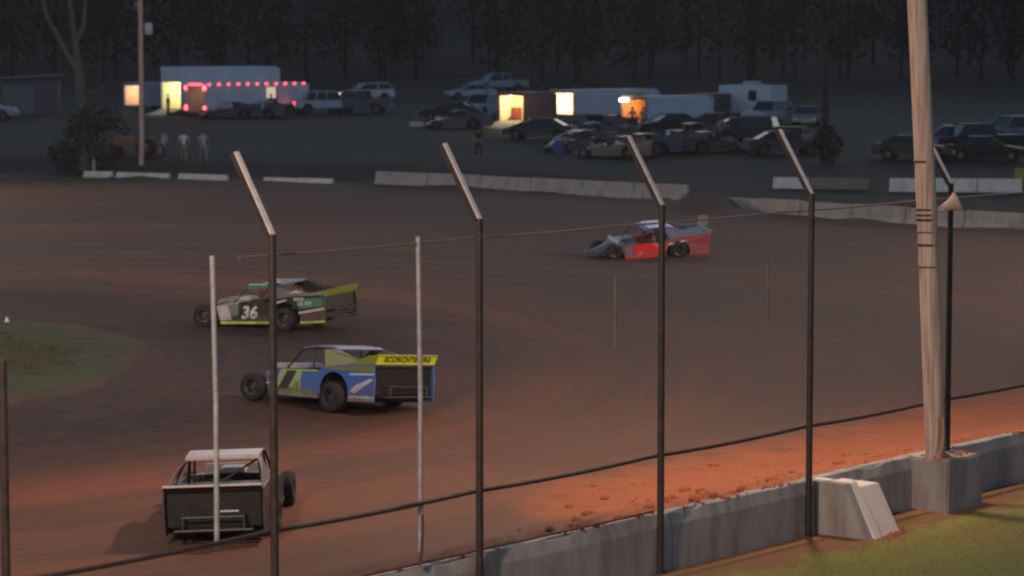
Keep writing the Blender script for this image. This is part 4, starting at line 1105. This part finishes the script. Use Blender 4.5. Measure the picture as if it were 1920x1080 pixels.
WS = pm('white_shirt', (.62, .64, .74), .8, 0, .1); GS = pm('grey_shirt', (.34, .36, .42), .8, 0, .1); KH = pm('khaki_shorts', (.20, .17, .16), .8); DKC = pm('dark_clothes', (.03, .03, .04), .8)
person(hit(307, 301), R(40), 'person in grey shirt and dark trousers nearest the thin pole', GS, DKC, arm=.02, armfwd=.22)
person(hit(345, 303), R(95), 'person in bright white t-shirt, in the middle of three spectators', WS, KH, arm=.16)
person(hit(382, 305), R(110), 'person in loose pale grey clothes, farthest right of the three spectators', GS, KH, stride=.24, arm=.03, armfwd=.15, H=1.83)
person(hit(897, 296), R(120), 'person in dark clothes standing alone on the dim slope', DKC, DKC)
person(hit(316, 219), R(200), 'person in black standing in front of the cream lit hauler doorway', DKC, DKC)
person(hit(509, 219), R(200), 'person in black under the lit side door of the red lit trailer', DKC, DKC)
person(hit(1186, 249), R(250), 'person in tan shirt left of two in front of the orange lit trailer', pm('tan_shirt', (.5, .33, .22), .8), DKC, arm=.15)
person(hit(1206, 249), R(300), 'person in pink shirt right of two in front of the orange lit trailer', pm('pink_shirt', (.5, .28, .26), .8), DKC)
person(hit(1352, 272), R(270), 'person in dull pink top standing below the camper', pm('dull_pink', (.22, .15, .17), .8), DKC)

# ------------------------------------------------------------------ utility pole at left
b = hit(265, 309); t = Vector((onY(264, 0, b.y).x, b.y, 15.5))
up = utility('utility_pole', b, t, .15, .12, 'thin grey utility pole with a small pale box near its top')
up['category'] = 'pole'
c = onY(278, 54, b.y) - b; m = MB(); m.lathe([(0, -.33), (.2, -.33), (.22, -.3), (.22, .3), (.2, .33), (0, .34)], Matrix.Translation(c + Vector((.02, 0, 0))), 18); m.tube(c + Vector((0, 0, .1)), c - Vector((.35, 0, -.1)), .03); m.build('transformer', pm('transformer_grey', (.45, .47, .52), .5), up, smooth=True)
c = onY(256, 10, b.y) - b; m = MB(); m.box(c, (.16, .12, .4)); m.tube(c, c + Vector((.25, 0, 0)), .02); m.build('bracket', pm('transformer_grey', (.45, .47, .52), .5), up)
DIMW = pm('dark_old_pole', (.035, .03, .03), .9)
for px, w, top in ((997, .13, 16), (1546, .2, 7.5)):
    b = hit(px, 168 if px == 997 else 300)
    o = utility('utility_pole', b, Vector((b.x, b.y, b.z + top)), w, w * .8, 'faint dark pole rising far behind the lit trailers' if px == 997 else 'dim wooden pole standing beyond the bank, right of the camper')
    o.children[0].data.materials[0] = DIMW
up.children[0].data.materials[0] = pm('grey_old_pole', (.17, .155, .16), .9, 0, .3, 4, .3)
# dark shed at left edge
p = hit(20, 218); e = empty('shed', p + Vector((-1.5, 6, 0)), R(6), 'dark shed with a low sloping roof at the left edge', 'shed')
sd = pm('shed_metal', (.075, .075, .095), .6)
m = MB(); m.box((0, 0, 1.3), (8.5, 4, 2.6)); m.build('wall', sd, e)
m = MB(); m.prism([(-4.6, 2.62), (4.6, 3.1), (4.6, 3.2), (-4.6, 2.72)], -2.3, 2.3); m.build('roof', pm('shed_roof', (.10, .10, .13), .5), e)
m = MB(); m.box((1.2, -2.02, 1.2), (2.4, .05, 2.2)); m.build('door', pm('shed_door', (.12, .13, .17), .6), e)
# yellow marker at right edge
p = hit(1910, 362); e = empty('yellow_sign', p, 0, 'dull yellow board at the far right edge beside the barriers', 'sign')
m = MB(); m.box((.15, 0, .75), (.75, .04, .9)); m.build('board', pm('dull_yellow', (.32, .26, .04), .6), e, bevel=.01)
m = MB(); m.tube((-.1, .05, 0), (-.1, .05, 1.1), .03); m.tube((.4, .05, 0), (.4, .05, 1.1), .03); m.build('leg', STEEL, e)
# white marker board + blue/white thing on the outer wall
p = hit(1318, 432); e = empty('marker_board', p, 0, 'small pale square board on the track edge right of the red car', 'sign')
m = MB(); m.box((0, 0, .45), (.5, .04, .5)); m.build('board', pm('pale_board', (.22, .20, .19), .6), e, bevel=.03); m = MB(); m.tube((0, .04, 0), (0, .04, .5), .02); m.build('leg', STEEL, e)
p = onz(1812, 418, .5); e = empty('wall_banner', Vector((p.x, p.y - .3, .25)), R(-20), 'light blue panel hung on the pale outer wall beside the pole', 'banner')
m = MB(); m.box((0, 0, .42), (.85, .03, .72)); m.build('sheet', pm('banner_blue', (.26, .36, .50), .6), e, bevel=.005); m = MB(); m.box((0, -.02, .10), (.35, .03, .14)); m.build('patch', pm('banner_patch', (.5, .45, .42), .6), e)
# infield marker
p = hit(13, 606); e = empty('infield_marker', p, 0, 'tiny white marker cone at the infield edge, far left', 'cone')
m = MB(); m.lathe([(.10, 0), (.10, .03), (.07, .04), (.03, .17), (0, .18)], None, 14); m.build('cone', pm('cone_white', (.8, .8, .78), .5), e, smooth=True)
m = MB(); m.lathe([(0, 0), (.2, 0), (.2, .025), (0, .025)], None, 4); m.build('base', pm('cone_base', (.3, .3, .3), .6), e)
# small post by far left barrier
p = hit(176, 322); e = empty('short_post', p, 0, 'short pale post behind the half buried barrier end', 'post')
m = MB(); m.tube((0, 0, 0), (0, 0, .7), .11, .10, 12); m.build('shaft', pm('post_grey', (.28, .27, .26), .7), e); m = MB(); m.tube((0, 0, .7), (0, 0, .75), .12, .12, 12); m.build('cap', STEEL, e)

# ------------------------------------------------------------------ trees
LEAF = pm('dark_leaves', (.026, .022, .019), .8, 0, .5, .7)
BARK = pm('bark', (.10, .085, .085), .9, 0, .4, 3, .5)
def leaf_cloud(m, c, rad, n, sz, gap=0):
    for _ in range(n):
        while 1:
            d = Vector((random.uniform(-1, 1), random.uniform(-1, 1), random.uniform(-1, 1)))
            if d.length <= 1: break
        p = Vector(c) + Vector((d.x * rad[0], d.y * rad[1], d.z * rad[2]))
        if noise.noise(p * .45) < gap: continue
        a = Vector((random.uniform(-1, 1), random.uniform(-1, 1), random.uniform(-1, 1))).normalized(); b_ = a.cross(Vector((.3, .2, 1))).normalized()
        s = sz * random.uniform(.6, 1.3)
        m.add([p - a * s, p + b_ * s * .6, p + a * s, p - b_ * s * .6], [(0, 1, 2, 3)])
def limb(m, pts, r0, r1):
    n = len(pts) - 1
    for i in range(n):
        m.tube(pts[i], pts[i + 1], r0 + (r1 - r0) * i / n, r0 + (r1 - r0) * (i + 1) / n, 9)
b = hit(158, 318)
e = empty('tree', b, 0, 'large bare forked tree left of the thin utility pole', 'tree')
def q(px, py, dy=0): return onY(px, py, b.y + dy) - b
m = MB(); limb(m, [q(158, 322), q(156, 240), q(150, 175), q(147, 128)], .40, .27)
limb(m, [q(147, 132), q(130, 108), q(112, 75), q(88, 32), q(70, -40), q(60, -120)], .21, .08)
limb(m, [q(147, 130), q(142, 80), q(137, 45), q(130, 0), q(122, -90)], .22, .09)
limb(m, [q(143, 75), q(156, 50), q(160, 0), q(165, -90)], .15, .07)
limb(m, [q(152, 180), q(168, 172), q(185, 168), q(205, 150)], .12, .04)
m.build('trunk', BARK, e, smooth=True)
m = MB(); leaf_cloud(m, q(130, -170), (7.5, 5, 5), 4200, .16, -.1); leaf_cloud(m, q(60, 40, 3), (2.5, 2.5, 2), 400, .12, .1); leaf_cloud(m, q(195, 130, 3), (2, 2, 1.5), 240, .12, .1); m.build('crown', LEAF, e)
def bush(px, py, rad, n, label, sz=.10, name='bush'):
    p = hit(px, py); e = empty(name, p, 0, label, name)
    m = MB()
    for k in range(6):
        a = 2 * PI * k / 6; limb(m, [Vector((0, 0, 0)), Vector((math.cos(a) * rad[0] * .4, math.sin(a) * rad[1] * .4, rad[2])), Vector((math.cos(a) * rad[0] * .7, math.sin(a) * rad[1] * .7, rad[2] * 1.6))], .04, .015)
    m.build('stem', BARK, e)
    m = MB(); leaf_cloud(m, (0, 0, rad[2]), rad, n, sz, -.25)
    m.build('foliage', LEAF, e)
bush(182, 318, (1.9, 1.2, 1.9), 3000, 'big dark bush between the forked tree and the thin pole')
bush(120, 322, (1.0, 1.0, .9), 900, 'low dark bush at the foot of the forked tree, left side')
bush(1552, 308, (.9, .9, 1.1), 1100, 'dark bush around the dim pole beyond the bank')
# woods: many trees reading as one dark mass
m = MB(); mt = MB()
for row, (Y, n) in enumerate(((286, 26), (298, 26), (312, 24))):
    for i in range(n):
        X = -75 + 150 * (i + random.uniform(.1, .9)) / n; y = Y + random.uniform(-4, 4); z = h(X, y, False); H = random.uniform(15, 22)
        c = Vector((X, y, z)); mt.tube(c, c + Vector((random.uniform(-.6, .6), 0, H * .8)), random.uniform(.15, .28), .08, 6)
        for k in range(5):
            f = .22 + .7 * k / 4; rr = (1 - abs(f - .5)) * 3.8
            leaf_cloud(m, c + Vector((random.uniform(-1.5, 1.5), random.uniform(-1, 1), H * f)), (rr, rr, H * .13), 150, .42, -.3)
o = m.build('woods', LEAF); tag(o, 'dark mass of leafy woods closing off the scene behind the pits', 'woods', kind='stuff')
o = mt.build('woods_trunks', pm('dark_bark', (.012, .011, .010), .9)); tag(o, 'thin tree trunks standing among the dark woods', 'woods', kind='stuff')

# ------------------------------------------------------------------ world, camera
w = bpy.data.worlds.new('World'); sc.world = w; w.use_nodes = True
nt = w.node_tree; bg = nt.nodes['Background']
sky = nt.nodes.new('ShaderNodeTexSky'); sky.sky_type = 'NISHITA'; sky.sun_disc = False
SUN_EL, SUN_ROT = R(9.0), R(15)
sky.sun_elevation = SUN_EL; sky.sun_rotation = SUN_ROT; sky.air_density = 1.0; sky.ozone_density = 2.5; sky.dust_density = .5
nt.links.new(sky.outputs[0], bg.inputs[0]); bg.inputs[1].default_value = .115
sl = bpy.data.lights.new('sun', 'SUN'); sl.energy = .02; sl.angle = R(12); sl.color = (1, .85, .75)
so = bpy.data.objects.new('sun', sl); COL.objects.link(so); so.rotation_euler = (R(75), 0, R(-20))

hz = MB(); hz.box((0, 205, 11.5), (700, 480, 30)); 
hm = bpy.data.materials.new('haze_air'); hm.use_nodes = True; hn = hm.node_tree; hn.nodes.remove(hn.nodes['Principled BSDF'])
pv = hn.nodes.new('ShaderNodeVolumePrincipled'); pv.inputs['Color'].default_value = (.85, .80, .80, 1); pv.inputs['Density'].default_value = HAZE
hn.links.new(pv.outputs[0], hn.nodes['Material Output'].inputs['Volume'])
ho = hz.build('haze', hm); ho['kind'] = 'stuff'; ho['label'] = 'thin dusty night air over the track and pits'; ho['category'] = 'haze'
cam = bpy.data.cameras.new('camera'); co = bpy.data.objects.new('camera', cam); COL.objects.link(co)
co.location = CO; co.rotation_euler = (PI / 2 - TH, 0, 0)
cam.sensor_width = 36; cam.lens = F / 1920 * 36; cam.clip_end = 2000; cam.clip_start = .5
cam.dof.use_dof = True; cam.dof.focus_distance = 50; cam.dof.aperture_fstop = 1.6
sc.camera = co
sc.view_settings.view_transform = 'Standard'; sc.view_settings.look = 'None'; sc.view_settings.exposure = 0; sc.view_settings.gamma = 1
sc.render.engine = 'CYCLES'
sc.cycles.use_denoising = True
sc.cycles.filter_width = 2.3
sc.cycles.max_bounces = 6; sc.cycles.diffuse_bounces = 3
sc.cycles.sample_clamp_indirect = 4
